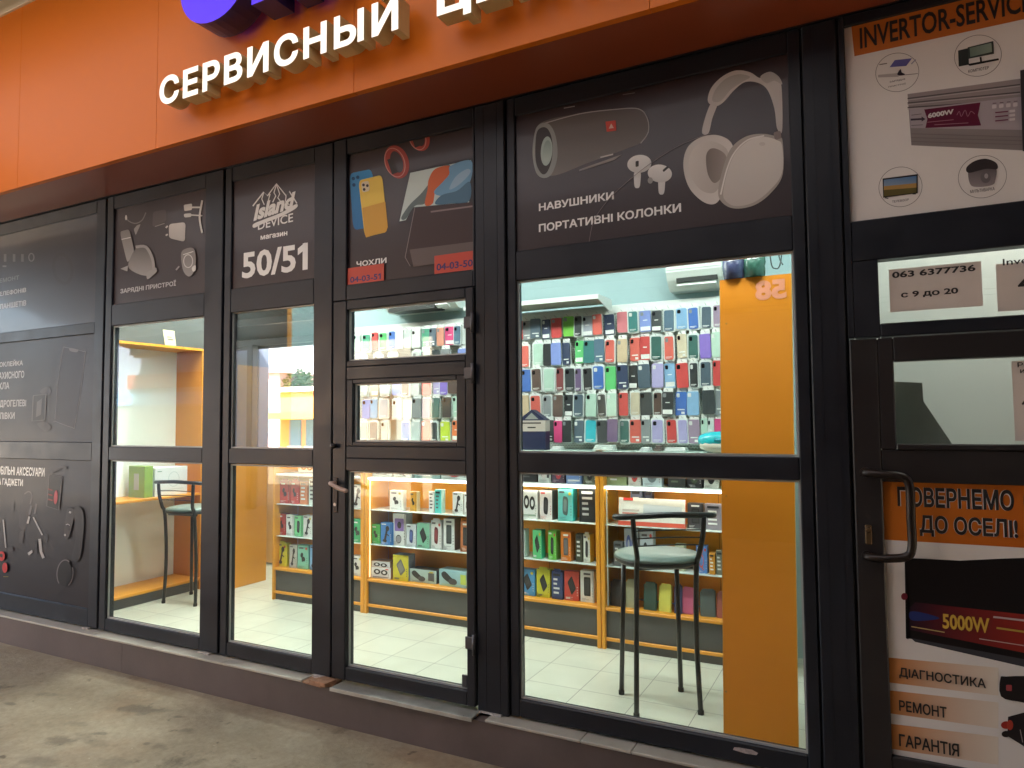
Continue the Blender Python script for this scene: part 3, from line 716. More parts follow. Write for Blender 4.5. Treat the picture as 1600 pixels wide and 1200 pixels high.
for s, lb, rt in (("ПОКЛЕЙКА", (-6, 574), (36, 561)), ("ЗАХИСНОГО", (-6, 593), (38, 579)), ("СКЛА", (-8, 609), (15, 597)), ("ГІДРОГЕЛЕВІ", (-6, 638), (41, 624)), ("ПЛІВКИ", (-6, 655), (23, 644))): ptext(s, pA2, lb, rt, AY, LETG, .025)
A = Art(AY); gq = (.16, .145, .15)
A.rq([(99, 542), (134, 549), (116, 669), (84, 659)], (.028, .023, .028), .12); A.line(smooth([(86, 655), (90, 600), (98, 548), (103, 543), (130, 549), (133, 554), (126, 610), (117, 664), (113, 668), (86, 658)], 3), 1.0, gq); A.rq([(107, 543), (123, 546), (121, 551), (109, 549)], gq, .4)
A.poly(smooth([(62, 612), (74, 604), (80, 612), (74, 618)]), (.06, .055, .06)); A.rq([(52, 616), (73, 615), (71, 658), (49, 660)], (.03, .028, .03), .2); A.line([(52, 618), (72, 616), (70, 656), (50, 658)], 1.4, gq, True); A.poly([(58, 628), (66, 622), (64, 648), (56, 652)], (.12, .11, .115)); A.poly(smooth([(58, 662), (72, 660), (80, 668), (70, 674)]), (.06, .055, .06))
art(pA2, "printed_devices", A)
pA3 = panel("black sign with car holders, watches and bands at the bottom of the far left bay", -6.12, -4.825, .335, 1.345, VINYLM)
ptext("МОБІЛЬНІ АКСЕСУАРИ", pA3, (-10, 741), (70, 731), AY, LETW, .03); ptext("ТА ГАДЖЕТИ", pA3, (-7, 759), (36, 749), AY, LETW, .03)
A = Art(AY); g1, g2, g3 = (.045, .039, .043), (.16, .145, .15), (.42, .40, .40)
A.poly(smooth([(33, 790), (38, 770), (46, 768), (51, 776), (48, 800), (40, 826), (30, 822)]), g1); A.line(smooth([(38, 772), (45, 768), (50, 774), (47, 788)], 4, False), 2, g2); A.line([(57, 787), (54, 803)], 3, g2); A.line([(49, 790), (46, 804)], 3.4, g2)
A.line([(52, 808), (66, 836)], 2.2, g3); A.ell(72, 841, 3.5, 7, g1); A.line([(22, 784), (21, 798)], 1.4, g1); A.rq([(31, 830), (38, 828), (36, 850), (29, 848)], g1, .3)
A.line([(46, 807), (43, 818)], 3, g3); A.line([(62, 842), (64, 862), (68, 872)], 4.2, g3); A.line([(56, 846), (57, 866)], 3, g1); A.poly([(43, 864), (50, 859), (51, 863), (45, 868)], g3); A.line([(5, 812), (9, 856)], 2.0, g3); A.ell(17, 858, 4, 4, g1)
A.rq([(77, 741), (96, 745), (92, 796), (73, 791)], (.012, .011, .012), .1); A.line([(77, 741), (97, 745), (92, 797), (73, 791)], 1.1, g2, True); A.line([(80, 738), (96, 730), (104, 731)], 4, g1)
for k in range(3): A.line([(75, 764 + 8 * k), (82, 766 + 8 * k)], 2, (.30, .05, .05))
A.ell(87, 777, 3, 11, (.45, .05, .07), 4)
A.poly(smooth([(100, 838), (104, 800), (108, 793), (115, 796), (116, 804), (108, 838)]), g1); A.poly(smooth([(116, 795), (128, 796), (131, 820), (126, 868), (116, 878), (112, 868), (118, 840)]), (.035, .032, .036)); A.line([(108, 800), (111, 801)], 3, g3); A.line(smooth([(103, 820), (106, 819), (109, 821)], 3, False), 1.2, g3); A.ell(101.5, 836, 1.6, 1.8, g3)
A.ell(101, 896, 11, 20, (.014, .012, .013), 4); A.ring(101, 896, 12, 21, 1.6, g2, 4, 130, 300); A.ring(102, 896, 12, 21, 1.4, g2, 4, -30, 60)
A.ell(2, 869, 5.5, 7.5, (.50, .03, .03)); A.ell(2, 868, 2.2, 3, (.02, .015, .015)); A.ell(7.5, 887, 4, 8, (.50, .03, .03)); A.line([(5, 901), (13, 901)], 1.2, (.2, .16, .03))
art(pA3, "printed_gadgets", A)
ptext("08:16", pA3, (77, 755), (93, 747), -.003, LETW, .03); ptext("10", pA3, (96, 902), (107, 888), -.006, mat("yellow_ink", (.62, .50, .02), .4), .05)

# ================================================================ NEIGHBOURING SHOP (right edge)
nzp = W(1339, 347, 0).z; g1t, g1b = W(1372, 408, .015).z, W(1375, 507, .015).z
g2t, g2b = W(1397, 565, 0).z, W(1401, 693, 0).z; xg1, xg2 = W(1373, 450, 0).x, W(1398, 620, 0).x
pz1, pz0 = W(1380, 752, 0).z, W(1393, 1178, 0).z; xp2 = W(1384, 900, 0).x
NX1 = 1.55
nb = thing("neighbour_transom", "dark framed transom with paper notices above the door at the right edge", "transom", (.5, 0, g1b))
mb = MB(); mb.box(-.074, -.052, -.02, .05, g1b - .05, 3.18, 0, .003); mb.box(-.052, NX1, -.018, .05, 3.14, 3.18, 0, .003); mb.box(-.052, NX1, -.018, .05, g1t, nzp, 0, .004)
mb.box(-.052, xg1, -.018, .05, g1b - .05, g1t, 0, .003); mb.box(xg1, NX1, -.018, .05, g1b - .05, g1b, 0, .004); mb.build("frame", FRAME, nb)
p = MB(); p.box(xg1, NX1, .013, .019, g1b, g1t); p.build("pane", PANE, nb)
nd = thing("neighbour_door", "dark door with bent tube pull handle at the right edge of the shopfront", "door", (.5, 0, .21))
zt = g1b - .056; mb = MB()
mb.box(-.072, xp2, -.024, .045, .222, zt, 0, .005); mb.box(xp2, NX1, -.022, .045, .222, pz0, 0, .004); mb.box(xp2, NX1, -.022, .045, pz1, g2b - .022, 0, .004)
mb.box(xp2, xg2, -.022, .045, g2b - .022, zt, 0, .004); mb.box(xg2, NX1, -.022, .045, g2t, zt, 0, .004); mb.box(xg2, NX1, -.030, .0, g2b - .022, g2b, 0, .004)
mb.build("door_frame", mat("black_brown_frame", (.020, .017, .018), .36, noise=.12, rvar=.08), nd)
p = MB(); p.box(xg2, NX1, .006, .012, g2b, g2t); p.build("pane", PANE, nd)
h0, h1 = W(1352, 738, -.024), W(1355, 868, -.024)
hx = W(1423, 800, -.07).x
mb = MB(); mb.tube(smooth([(h0.x, -.024, h0.z), (h0.x + .006, -.06, h0.z), (h0.x + .06, -.072, h0.z - .004), (hx - .02, -.072, h0.z - .012), (hx, -.072, h0.z - .05), (hx, -.072, (h0.z + h1.z) / 2), (hx, -.072, h1.z + .05), (hx - .02, -.072, h1.z + .014), (h1.x + .06, -.072, h1.z + .002), (h1.x + .006, -.06, h1.z), (h1.x, -.024, h1.z)], 5, False), .0155, 12)
for q in (h0, h1): mb.lathe([(.017, -.034), (.019, -.024)], (q.x, 0, q.z), 16, axis='y')
mb.build("pull_handle", mat("brown_tube", (.022, .014, .011), .35, metal=.3), nd)
kz = W(1357, 832, -.03); mb = MB(); mb.box(kz.x - .011, kz.x + .011, -.030, -.024, kz.z - .045, kz.z + .028, 0, .003); mb.lathe([(.008, -.05), (.011, -.046), (.011, -.03)], (kz.x, 0, kz.z + .012), 14, axis='y'); mb.build("lock", mat("worn_brass", (.16, .10, .05), .4, metal=.7), nd)

KEY = mat("key_black", (.02, .016, .016), .5)
pE = panel("white advert with silver inverter and round pictures at the upper right edge", -.052, NX1, nzp, 3.14, PWHITE)
A = Art(AY); A.poly([(1330, 40), (1600, -33), (1680, -54), (1680, 12), (1600, 30), (1335, 88)], (.55, .16, .03)); art(pE, "printed_header", A)
a, b = W(1344, 76, AY), W(1416, 20, AY); a2, b2 = W(1416, 58, AY), W(1600, -2, AY)
text("INVERTOR-SERVICE", pE, W(1344, 76, AY).x, W(1612, 5, AY).x, W(1344, 77, AY).z, W(1344, 77, AY).z + .085, AY - .001, KEY, .02)
A = Art(AY); gy = (.22, .19, .18)
for cx, cy, rx, ry in ((1402, 113, 34, 30), (1528, 87, 37, 32), (1407, 292, 34, 31), (1535, 276, 38, 33)): A = Art(AY); A.ring(cx, cy, rx, ry, .8, gy, -14); art(pE, "printed_circle", A)
A = Art(AY - .001)
A.poly([(1390, 105), (1398, 94), (1425, 91), (1416, 103)], (.13, .12, .35)); A.line([(1374, 101), (1386, 99)], 1.6, gy); A.line([(1424, 100), (1431, 93)], 1.5, (.3, .3, .42)); A.poly([(1372, 117), (1404, 114), (1404, 120), (1372, 121)], (.5, .45, .44)); A.line([(1404, 118), (1434, 115)], 1, gy); A.poly(smooth([(1402, 116), (1407, 108), (1409, 113), (1414, 116), (1408, 118)]), (.03, .02, .03))
art(pE, "printed_picture", A); A = Art(AY - .001); A.poly([(1497, 79), (1513, 75), (1514, 101), (1498, 104)], (.035, .04, .038)); A.poly([(1512, 74), (1552, 64), (1553, 84), (1513, 92)], (.05, .06, .055)); A.poly([(1515, 75), (1549, 67), (1550, 81), (1516, 89)], (.17, .24, .20), (.28, .36, .30), (1, 0)); A.poly([(1512, 100), (1560, 91), (1561, 94), (1515, 103)], (.02, .02, .02)); A.line([(1532, 89), (1533, 97)], 3, (.03, .03, .03))
art(pE, "printed_picture", A); A = Art(AY - .001); A.poly([(1379, 279), (1434, 272), (1434, 302), (1380, 309)], (.02, .018, .02)); A.poly([(1381, 281), (1432, 275), (1432, 286), (1381, 291)], (.10, .22, .42), (.25, .32, .42)); A.poly([(1381, 291), (1432, 286), (1432, 293), (1381, 297)], (.42, .25, .08)); A.poly([(1381, 297), (1432, 293), (1432, 301), (1381, 307)], (.12, .10, .03)); A.line([(1383, 309), (1388, 310)], 1.5, (.02, .02, .02)); A.line([(1426, 303), (1431, 303)], 1.5, (.02, .02, .02))
art(pE, "printed_picture", A); A = Art(AY - .001); A.poly(smooth([(1514, 264), (1535, 258), (1556, 262), (1555, 282), (1550, 289), (1530, 292), (1516, 288)]), (.10, .085, .09), (.30, .26, .27)); A.poly(smooth([(1510, 262), (1522, 252), (1540, 248), (1556, 254), (1558, 264), (1540, 264), (1514, 270)]), (.04, .032, .033)); A.ell(1540, 277, 8, 9, (.16, .14, .15)); A.ell(1541, 275, 3, 4, (.4, .36, .37))
art(pE, "printed_picture", A)
A = Art(AY)
A.poly([(1418, 147), (1594, 123), (1700, 108), (1700, 240), (1598, 235), (1424, 227)], (.36, .31, .315), (.26, .225, .225))
for k, yy in enumerate((154, 161, 168)): A.line([(1418, yy), (1594, yy - 22 + k * 5)], 2, (.12, .10, .105)); A.line([(1418, yy + 2.4), (1594, yy - 19.6 + k * 5)], 1.4, (.50, .45, .45))
A.poly([(1421, 171), (1598, 151), (1598, 203), (1423, 200)], (.44, .385, .42)); 
for yy in (209, 215, 221): A.line([(1424, yy), (1597, yy + 5)], 1.2, (.22, .19, .19))
A.poly([(1444, 171), (1532, 160), (1528, 180), (1533, 196), (1446, 200), (1449, 186)], (.13, .012, .04)); A.line([(1423, 187), (1440, 186)], 3, (.06, .04, .06)); A.poly([(1440, 182), (1446, 186), (1440, 190)], (.06, .04, .06)); A.line([(1424, 180), (1440, 178)], 1.2, (.2, .16, .19)); A.line([(1424, 196), (1442, 195)], 1.2, (.2, .16, .19))
for k in range(4): A.rq([(1550 + 11 * k, 164 - k), (1557 + 11 * k, 163 - k), (1557 + 11 * k, 169 - k), (1550 + 11 * k, 170 - k)], (.66, .60, .62)); A.line([(1551 + 11 * k, 161.5 - k), (1557 + 11 * k, 161 - k)], 1.2, (.2, .13, .17))
for k in range(3): A.line([(1555, 176 + 6.5 * k), (1575, 174 + 6.5 * k)], 2, (.22, .07, .12)); A.rq([(1577, 172 + 6.5 * k), (1586, 171 + 6.5 * k), (1586, 175 + 6.5 * k), (1577, 176 + 6.5 * k)], (.66, .60, .62))
A.line(smooth([(1495, 180), (1499, 174), (1502, 182), (1508, 172), (1512, 182), (1517, 174), (1523, 178)], 4, False), 1.0, (.34, .16, .22)); A.line([(1449, 191), (1490, 187)], .9, (.4, .2, .26)); A.line([(1460, 195), (1513, 192)], .9, (.4, .2, .26))
A.poly([(1594, 110), (1640, 100), (1640, 245), (1598, 236)], (.045, .04, .045))
art(pE, "printed_inverter", A)
ptext("6000W", pE, (1450, 185), (1490, 170), -.008, mat("poster_white_ink", (.72, .66, .64), .45), .05)
for s, lb, rt in (("ЗАРЯДНІ", (1390, 130), (1414, 122)), ("ПРИСТРОЇ", (1388, 137), (1415, 129)), ("КОМП'ЮТЕР", (1513, 114), (1545, 103)), ("ТЕЛЕВІЗОР", (1394, 317), (1420, 310)), ("МУЛЬТИВАРКА", (1516, 302), (1554, 292))): ptext(s, pE, lb, rt, AY, mat("grey_ink", (.10, .08, .08), .5), .015)

pF = panel("white and orange door advert with black inverter at the lower right edge", xp2, NX1, pz0, pz1, PWHITE)
A = Art(AY)
A.poly([(1376, 752), (1600, 757), (1700, 760), (1700, 860), (1600, 856), (1378, 843)], (.60, .18, .02), (.50, .11, .01), (1, 1)); art(pF, "printed_header", A)
for yy, h, e in ((1027, 43, 20), (1078, 40, 24), (1130, 43, 26)):
    A = Art(AY); A.poly([(1384, yy), (1560, yy + e * .82), (1560, yy + h + e * .85), (1386, yy + h - 4)], (.56, .19, .02), (.78, .70, .60), (1, 0)); art(pF, "printed_band", A)
A = Art(AY)
A.poly(smooth([(1418, 875), (1420, 872), (1500, 876), (1700, 886), (1700, 1060), (1600, 1033), (1430, 999), (1423, 994), (1420, 930)], 3), (.008, .006, .007))
A.poly([(1423, 997), (1600, 1030), (1700, 1050), (1700, 1062), (1600, 1042), (1430, 1003)], (.05, .05, .06))
A.poly([(1430, 941), (1600, 960), (1700, 972), (1700, 1038), (1600, 1020), (1421, 984), (1421, 950)], (.02, .008, .02), (.42, .03, .012), (1, 0))
A.poly(smooth([(1422, 956), (1440, 957), (1468, 966), (1440, 970), (1423, 968)]), (.02, .035, .16))
A.line([(1552, 964), (1640, 974)], 3, (.5, .4, .4)); A.line([(1424, 979), (1476, 988)], 1.6, (.5, .38, .16)); A.line([(1530, 998), (1640, 1015)], 1.4, (.55, .42, .4)); A.line([(1557, 981), (1640, 993)], 3, (.5, .32, .06))
A.ell(1413, 932, 5, 5.5, (.20, .02, .035))
A.poly(smooth([(1563, 1060), (1572, 1057), (1620, 1060), (1620, 1097), (1590, 1096), (1564, 1088)], 3), (.016, .012, .013)); A.rq([(1572, 1070), (1581, 1070), (1581, 1080), (1572, 1079)], (.40, .07, .08))
A.poly([(1575, 1120), (1620, 1108), (1620, 1180), (1598, 1165), (1574, 1150)], (.02, .016, .018)); A.ell(1572, 1133, 8, 6, (.34, .03, .02)); A.ell(1572, 1147, 7, 5, (.02, .015, .015)); A.ell(1578, 1133, 5, 8, (.42, .05, .03)); A.line([(1594, 1140), (1598, 1160)], 1.4, (.4, .38, .38))
art(pF, "printed_inverters", A)
ptext("5000W", pF, (1473, 982), (1546, 966), -.005, mat("gold_ink", (.70, .42, .06), .45), .03)
def outl(body, lb, rt, par):
    ptext(body, par, lb, rt, AY, mat("poster_white_ink", 0), .06, name="lettering_outline"); ptext(body, par, lb, rt, -.0018, KEY, .035)
fx = lambda px: W(px, 800, AY).x
def ftext(body, x0p, x1p, z0, z1, dz=0.0):
    text(body, pF, fx(x0p), fx(x1p), z0, z1, AY - .0006, mat("poster_white_ink", 0), .055, name="lettering_outline"); text(body, pF, fx(x0p), fx(x1p), z0, z1, -.0022, KEY, .028)
zz = lambda px, py: W(px, py, AY).z
ftext("ПОВЕРНЕМО", 1403, 1585, zz(1403, 791), zz(1403, 760)); ftext("СВІТЛО", 1600, 1700, zz(1403, 791), zz(1403, 760)); ftext("ДО ОСЕЛІ!", 1436, 1589, zz(1433, 837), zz(1433, 804))
for s, y0, y1, x1_ in (("ДІАГНОСТИКА", 1059, 1042, 1540), ("РЕМОНТ", 1110, 1093, 1479), ("ГАРАНТІЯ", 1165, 1146, 1498)):
    text(s, pF, W(1405, y0, AY).x, W(x1_, y0, AY).x, W(1405, y0, AY).z, W(1405, y1, AY).z, AY - .003, KEY, .022)
# paper notices behind the panes
PAPER = mat("notice_paper", (.68, .61, .56), .8, noise=.04, nscale=8)
def notice(label, px0, px1, y0, y1, y, lines, bold=.01):
    a, b = W(px0, y1, y), W(px1, y0, y); t = thing("paper_notice", label, "notice", (a.x, y, a.z)); mb = MB(); mb.box(a.x, b.x, y, y + .001, a.z, b.z); mb.build("sheet", PAPER, t)
    for s, lb, rt in lines: ptext(s, t, lb, rt, y - .0008, KEY, bold)
notice("paper notice with phone number and working hours from 9 to 20", 1391, 1533, 408, 488, .011, [("063 6377736", (1394, 435), (1524, 413)), ("с 9 до 20", (1408, 467), (1497, 449))], .03)
notice("paper notice starting with Inverter behind the transom at the photo's right edge", 1559, 1720, 398, 487, .011, [("Inverter", (1567, 415), (1648, 397)), ("4", (1591, 458), (1617, 425))], .012)
notice("paper notice stuck behind the door pane at the photo's right edge", 1586, 1720, 559, 689, .004, [("Ремонт", (1590, 574), (1650, 564)), ("и", (1594, 583), (1601, 577)), ("4", (1597, 640), (1615, 615))], .012)
# neighbour's room
nr = thing("neighbour_room", "bare white room behind the panes at the right edge of the shopfront", "room", (.9, .6, .2))
mb = MB(); mb.box(-.098, 2.2, 1.0, 1.08, .2, 3.18); mb.box(2.2, 2.28, .06, 1.08, .2, 3.18); mb.build("wall", mat("neighbour_white_wall", (.72, .73, .70), .7), nr)
mb = MB(); mb.box(-.098, 2.2, .06, 1.0, .15, .2); mb.build("floor_slab", mat("grey_ceiling", 0), nr)
mb = MB(); mb.prism([W(1388, 700, .3), W(1492, 700, .3), W(1443, 627, .3), W(1441, 598, .3), W(1388, 596, .3)], (0, .05, 0))  # plain grey trapezoid standing behind the pane
tag(mb.build("trapezoid_sheet", mat("plain_matt_grey", (.30, .31, .28), .7, noise=.08)), "grey slanted trapezoid sheet behind the pane of the right edge door", "trapezoid")
mb = MB(); mb.box(.15, 1.3, .35, .75, 3.10, 3.13); LEDN = emit("neighbour_tube", (1.0, .99, .92), 1.0)
tag(mb.build("ceiling_light", LEDN), "flat white ceiling light of the room at the right edge", "light")

# ================================================================ SHOP INTERIOR
CEIL = emit("ceiling_light_panel", (.92, 1.0, .955), 5.6)
for x, where in ((-.62, "near the orange board"), (-2.05, "above the glass door"), (-3.45, "above the narrow window"), (-4.62, "above the left stool"), (-5.0, "added to brighten the rear passage")):  # the rear passage lamp is unseen, added to brighten the board there
    ya, yb = (.07, .25) if x > -4 else (.38, .62) if x > -4.9 else (1.65, 1.85)
    mb = MB(); mb.box(x - .45, x + .45, ya, yb, 3.14, 3.17, 0)
    tag(mb.build("ceiling_light", CEIL if x > -4 else emit("bright_ceiling_light", (.96, 1.0, .93), 9.0)), "flat white ceiling light " + where, "light", "ceiling lights in the shop")

YR, YK = 1.13, 1.38          # rack front and back
SHZ = {'led': 1.185, 's1': .953, 's2': .700, 'bot': .452, 'rail': .262}
OEDGE = ORANGE
def rack(x0, x1, label, posts, bottom_items=True, led=True, mid_div=()):
    t = thing("display_rack", label, "rack", ((x0 + x1) / 2, 1.25, .2), "orange display racks along the back wall")
    for a, b in posts:
        mb = MB(); mb.box(a, b, YR - .012, YK, .2, 1.40, 0, .003); mb.build("post", ORANGE, t)
    mb = MB(); mb.box(x0, x1, YK, YK + .02, .46, 1.395); mb.build("back_panel", ORANGE, t)
    mb = MB(); mb.box(x0, x1, YR + .012, YR + .03, .2, .44); mb.build("kick_panel", KICK, t)
    mb = MB(); mb.box(x0, x1, YR - .006, YK, .432, .452, 0, .003); mb.build("base_shelf", ORANGE, t)
    mb = MB(); mb.box(x0, x1, YR - .004, YR + .011, .25, .27, 0, .003); mb.build("rail", ORANGE, t)
    for k in ('s1', 's2'):
        mb = MB(); mb.box(x0, x1, YR + .012, YK - .004, SHZ[k] - .006, SHZ[k], 0, .001); mb.build("glass_shelf", mat("shelf_edge", (.62, .70, .66), .25), t)
    mb = MB(); mb.box(x0, x1, YR, YK - .002, SHZ['led'] - .008, SHZ['led'] + .008, 0, .002); mb.build("upper_shelf", WMETAL, t)
    if led:
        mb = MB(); mb.box(x0 + .004, x1 - .004, YR - .004, YR - .0005, SHZ['led'] - .008, SHZ['led'] + .003); mb.build("led_strip", LED, t)
        mb = MB(); mb.box(x0 + .01, x1 - .01, YR + .02, YR + .034, SHZ['led'] - .014, SHZ['led'] - .0085); mb.build("led_strip", emit("shelf_lamp", (1.0, .93, .78), 2.2), t)
    mb = MB(); mb.box(x0, x1, YR - .03, YK, 1.395, 1.407, 0, .002); mb.build("counter_glass", mat("pale_green_counter_glass", (.55, .70, .63), .15), t)
    return t
x572, x940 = -3.347, -1.517
r1 = rack(-4.262, x572 - .045, "left orange rack with red, green and white boxes beside the passage", [(-4.28, -4.262), (x572 - .045, x572 - .012)], led=False)
r2 = rack(x572 + .014, x940 - .03, "middle orange rack seen through the glass door, lit by a white strip", [(x572 - .009, x572 + .014), (x940 - .03, x940 - .004)])
r3 = rack(x940 + .024, -.50, "right orange rack behind the round stool, lit by a white strip", [(x940, x940 + .024), (-.50, -.48)])
for t, xs in ((r2, (-2.62, -1.98)), (r3, (-.85,))):
    mb = MB()
    for x in xs: mb.box(x - .0015, x + .0015, YK - .001, YK, .46, 1.17)
    mb.build("panel_joint", mat("brown_joint", (.22, .08, .01), .6), t)
mb = MB(); mb.box(x940 + .03, x940 + .034, YR + .01, YK - .01, .46, 1.16); mb.build("glass_side", SHELFG, r3)
mb = MB(); mb.box(x572 + .02, x572 + .024, YR + .012, YR + .02, .46, 1.17); mb.build("side_strip", emit("warm_strip", (1.0, .80, .42), .16), r2)
mb = MB(); mb.box(x940 + .036, x940 + .040, YR + .004, YR + .012, .46, 1.17); mb.build("glass_edge", mat("shelf_edge", 0), r3)

# ---- pegboard with rows of phone cases
def board_mat():
    m = mat("perforated_white_board", (.60, .63, .58), .5)
    n, l = m.node_tree.nodes, m.node_tree.links; b = n["Principled BSDF"]
    tc = n.new("ShaderNodeTexCoord"); br = n.new("ShaderNodeTexBrick"); br.offset = .5; br.inputs["Scale"].default_value = 1; br.inputs["Brick Width"].default_value = .02; br.inputs["Row Height"].default_value = .012
    mp = n.new("ShaderNodeMapping"); mp.inputs[2].default_value = (math.radians(90), 0, 0); l.new(tc.outputs["Object"], mp.inputs[0]); l.new(mp.outputs[0], br.inputs["Vector"])
    br.inputs["Mortar Size"].default_value = .003; br.inputs["Color1"].default_value = (.36, .38, .35, 1); br.inputs["Color2"].default_value = (.28, .30, .27, 1); br.inputs["Mortar"].default_value = (.56, .59, .55, 1)
    l.new(br.outputs[0], b.inputs["Base Color"]); return m
pb = thing("pegboard", "white perforated pegboard with wire hooks full of phone cases", "pegboard", (-2, 1.38, 1.4))
mb = MB(); mb.box(-3.7, -.5, 1.385, 1.40, 1.41, 2.30); mb.build("board", board_mat(), pb)
mb = MB(); mb.box(-3.7, -.5, 1.378, 1.402, 2.30, 2.355, 0, .003); mb.build("top_rail", WMETAL, pb)
mb = MB(); mb.box(-2.5, -1.512, 1.131, 1.378, 2.366, 2.372); mb.build("tray_mesh", mat("grey_mesh_tray", (.42, .40, .34), .6, noise=.3, nscale=120), pb)
mb = MB(); mb.box(-2.5, -1.512, 1.125, 1.131, 2.362, 2.392, 0, .001); mb.prism([(-1.514, 1.131, 2.392), (-1.514, 1.131, 2.360), (-1.514, 1.378, 2.30), (-1.514, 1.378, 2.392)], (.006, 0, 0)); mb.build("canopy_tray", WMETAL, pb)
ZROW = [(2.285, 2.155), (2.118, 1.973), (1.946, 1.798), (1.77, 1.628), (1.597, 1.455)]
C = dict(red=(.62, .05, .045), coral=(.72, .12, .085), pink=(.75, .05, .22), rose=(.70, .20, .23), salmon=(.72, .30, .20), orange=(.78, .17, .03), beige=(.62, .47, .30), cream=(.66, .58, .42),
         lime=(.20, .62, .06), green=(.10, .55, .16), mint=(.50, .70, .58), bottle=(.025, .12, .10), teal=(.03, .20, .19), cyan=(.03, .52, .62), sky=(.24, .45, .70), blue=(.04, .15, .52), periwinkle=(.22, .30, .68),
         navy=(.018, .035, .10), steel=(.08, .16, .24), slate=(.07, .11, .15), violet=(.26, .16, .60), lavender=(.42, .38, .66), plum=(.13, .07, .18), mauve=(.34, .24, .34), charcoal=(.025, .032, .035), black=(.010, .011, .013),
         grey=(.24, .26, .27), silver=(.40, .43, .50), brown=(.10, .05, .035), maroon=(.22, .03, .03), olive=(.25, .33, .12), white=(.74, .76, .73), clear=(.58, .64, .62), yellow=(.55, .68, .03), emerald=(.06, .36, .22))
NAMES = dict(lime="lime green", bottle="bottle green", sky="sky blue", navy="navy blue", steel="steel blue", slate="slate blue", clear="clear", emerald="emerald green", mint="pale mint", rose="rose pink")
ROWS = [
 # top row of the wide window, then the part seen through the door
 [("red", 805, 816), ("grey", 818, 830), ("slate", 831, 846), ("navy", 848, 860), ("red", 862, 877), ("lime", 880, 897), ("charcoal", 899, 911), ("silver", 911, 926), ("coral", 928, 942), ("navy", 945, 960), ("rose", 966, 982), ("teal", 983, 998), ("periwinkle", 1001, 1018), ("charcoal", 1020, 1035), ("steel", 1038, 1055), ("sky", 1057, 1075), ("blue", 1076, 1093), ("slate", 1097, 1113), ("mauve", 1116, 1131)],
 [("coral", 812, 827), ("mint", 834, 850), ("black", 851, 862), ("periwinkle", 863, 878), ("navy", 879, 891), ("green", 899, 912), ("teal", 913, 929), ("steel", 930, 945), ("coral", 946, 961), ("beige", 966, 981), ("coral", 985, 1000), ("red", 1001, 1016), ("bottle", 1018, 1035), ("coral", 1039, 1054), ("cream", 1059, 1074), ("bottle", 1076, 1092), ("violet", 1095, 1112), ("mint", 1114, 1128)],
 [("navy", 806, 814), ("blue", 815, 829), ("brown", 832, 847), ("mint", 850, 867), ("maroon", 869, 881), ("charcoal", 882, 898), ("plum", 899, 909), ("black", 911, 926), ("blue", 927, 944), ("green", 946, 962), ("navy", 966, 982), ("black", 983, 996), ("slate", 998, 1016), ("lavender", 1019, 1037), ("sky", 1039, 1055), ("red", 1058, 1076), ("black", 1079, 1092), ("slate", 1095, 1112), ("red", 1116, 1128)],
 [("beige", 812, 826), ("coral", 830, 845), ("grey", 848, 861), ("brown", 864, 879), ("black", 882, 894), ("slate", 896, 911), ("mint", 917, 932), ("black", 934, 947), ("mint", 949, 964), ("red", 968, 982), ("cream", 985, 1000), ("charcoal", 1001, 1019), ("brown", 1021, 1034), ("black", 1036, 1053), ("blue", 1056, 1073), ("sky", 1075, 1093), ("charcoal", 1099, 1118), ("grey", 1119, 1131)],
 [("charcoal", 853, 865), ("pink", 866, 879), ("black", 880, 893), ("slate", 897, 912), ("cyan", 914, 931), ("charcoal", 933, 949), ("plum", 950, 966), ("bottle", 968, 983), ("coral", 985, 1001), ("grey", 1003, 1017), ("lavender", 1019, 1037), ("red", 1041, 1057), ("lavender", 1060, 1075), ("mauve", 1077, 1094), ("mint", 1097, 1106), ("clear", 1107, 1116), ("pink", 1117, 1128)],
]
DOORROWS = [
 [("mint", 551, 562), ("emerald", 564, 579), ("red", 581, 590), ("green", 592, 603), ("blue", 608, 618), ("white", 620, 631), ("clear", 632, 642), ("white", 644, 658), ("emerald", 659, 671), ("slate", 672, 683), ("salmon", 684, 694), ("pink", 695, 709), ("steel", 710, 720), ("clear", 722, 732)],
 [("sky", 560, 574), ("clear", 582, 596), ("mint", 605, 619), ("clear", 645, 658), ("mint", 659, 672), ("charcoal", 674, 686), ("grey", 690, 706), ("periwinkle", 715, 729)],
 [("clear", 562, 577), ("beige", 580, 591), ("clear", 595, 608), ("periwinkle", 614, 629), ("brown", 630, 640), ("white", 642, 656), ("red", 659, 673), ("lavender", 676, 686), ("violet", 688, 700), ("brown", 702, 715)],
 [("periwinkle", 566, 578), ("sky", 579, 590), ("silver", 593, 605), ("clear", 612, 628), ("white", 630, 643), ("grey", 646, 659), ("mauve", 660, 672), ("bottle", 674, 687), ("black", 692, 706), ("mint", 708, 719)],
 [("clear", 562, 575), ("grey", 578, 590), ("clear", 594, 606), ("blue", 626, 641), ("clear", 644, 658), ("coral", 659, 672), ("charcoal", 673, 683), ("yellow", 686, 705), ("orange", 708, 720)],
]
CPACK = mat("clear_blister", (.76, .81, .79), .22, coat=.3); HANG = mat("white_hanger_card", (.78, .80, .77), .5); LENS = mat("lens_black", (.01, .01, .012), .2)
for k, v in C.items(): mat("case_" + k, tuple(.90 * q + .10 * g for q, g in zip(v, (.34, .38, .38))), .34, noise=.05, nscale=30, coat=.25)
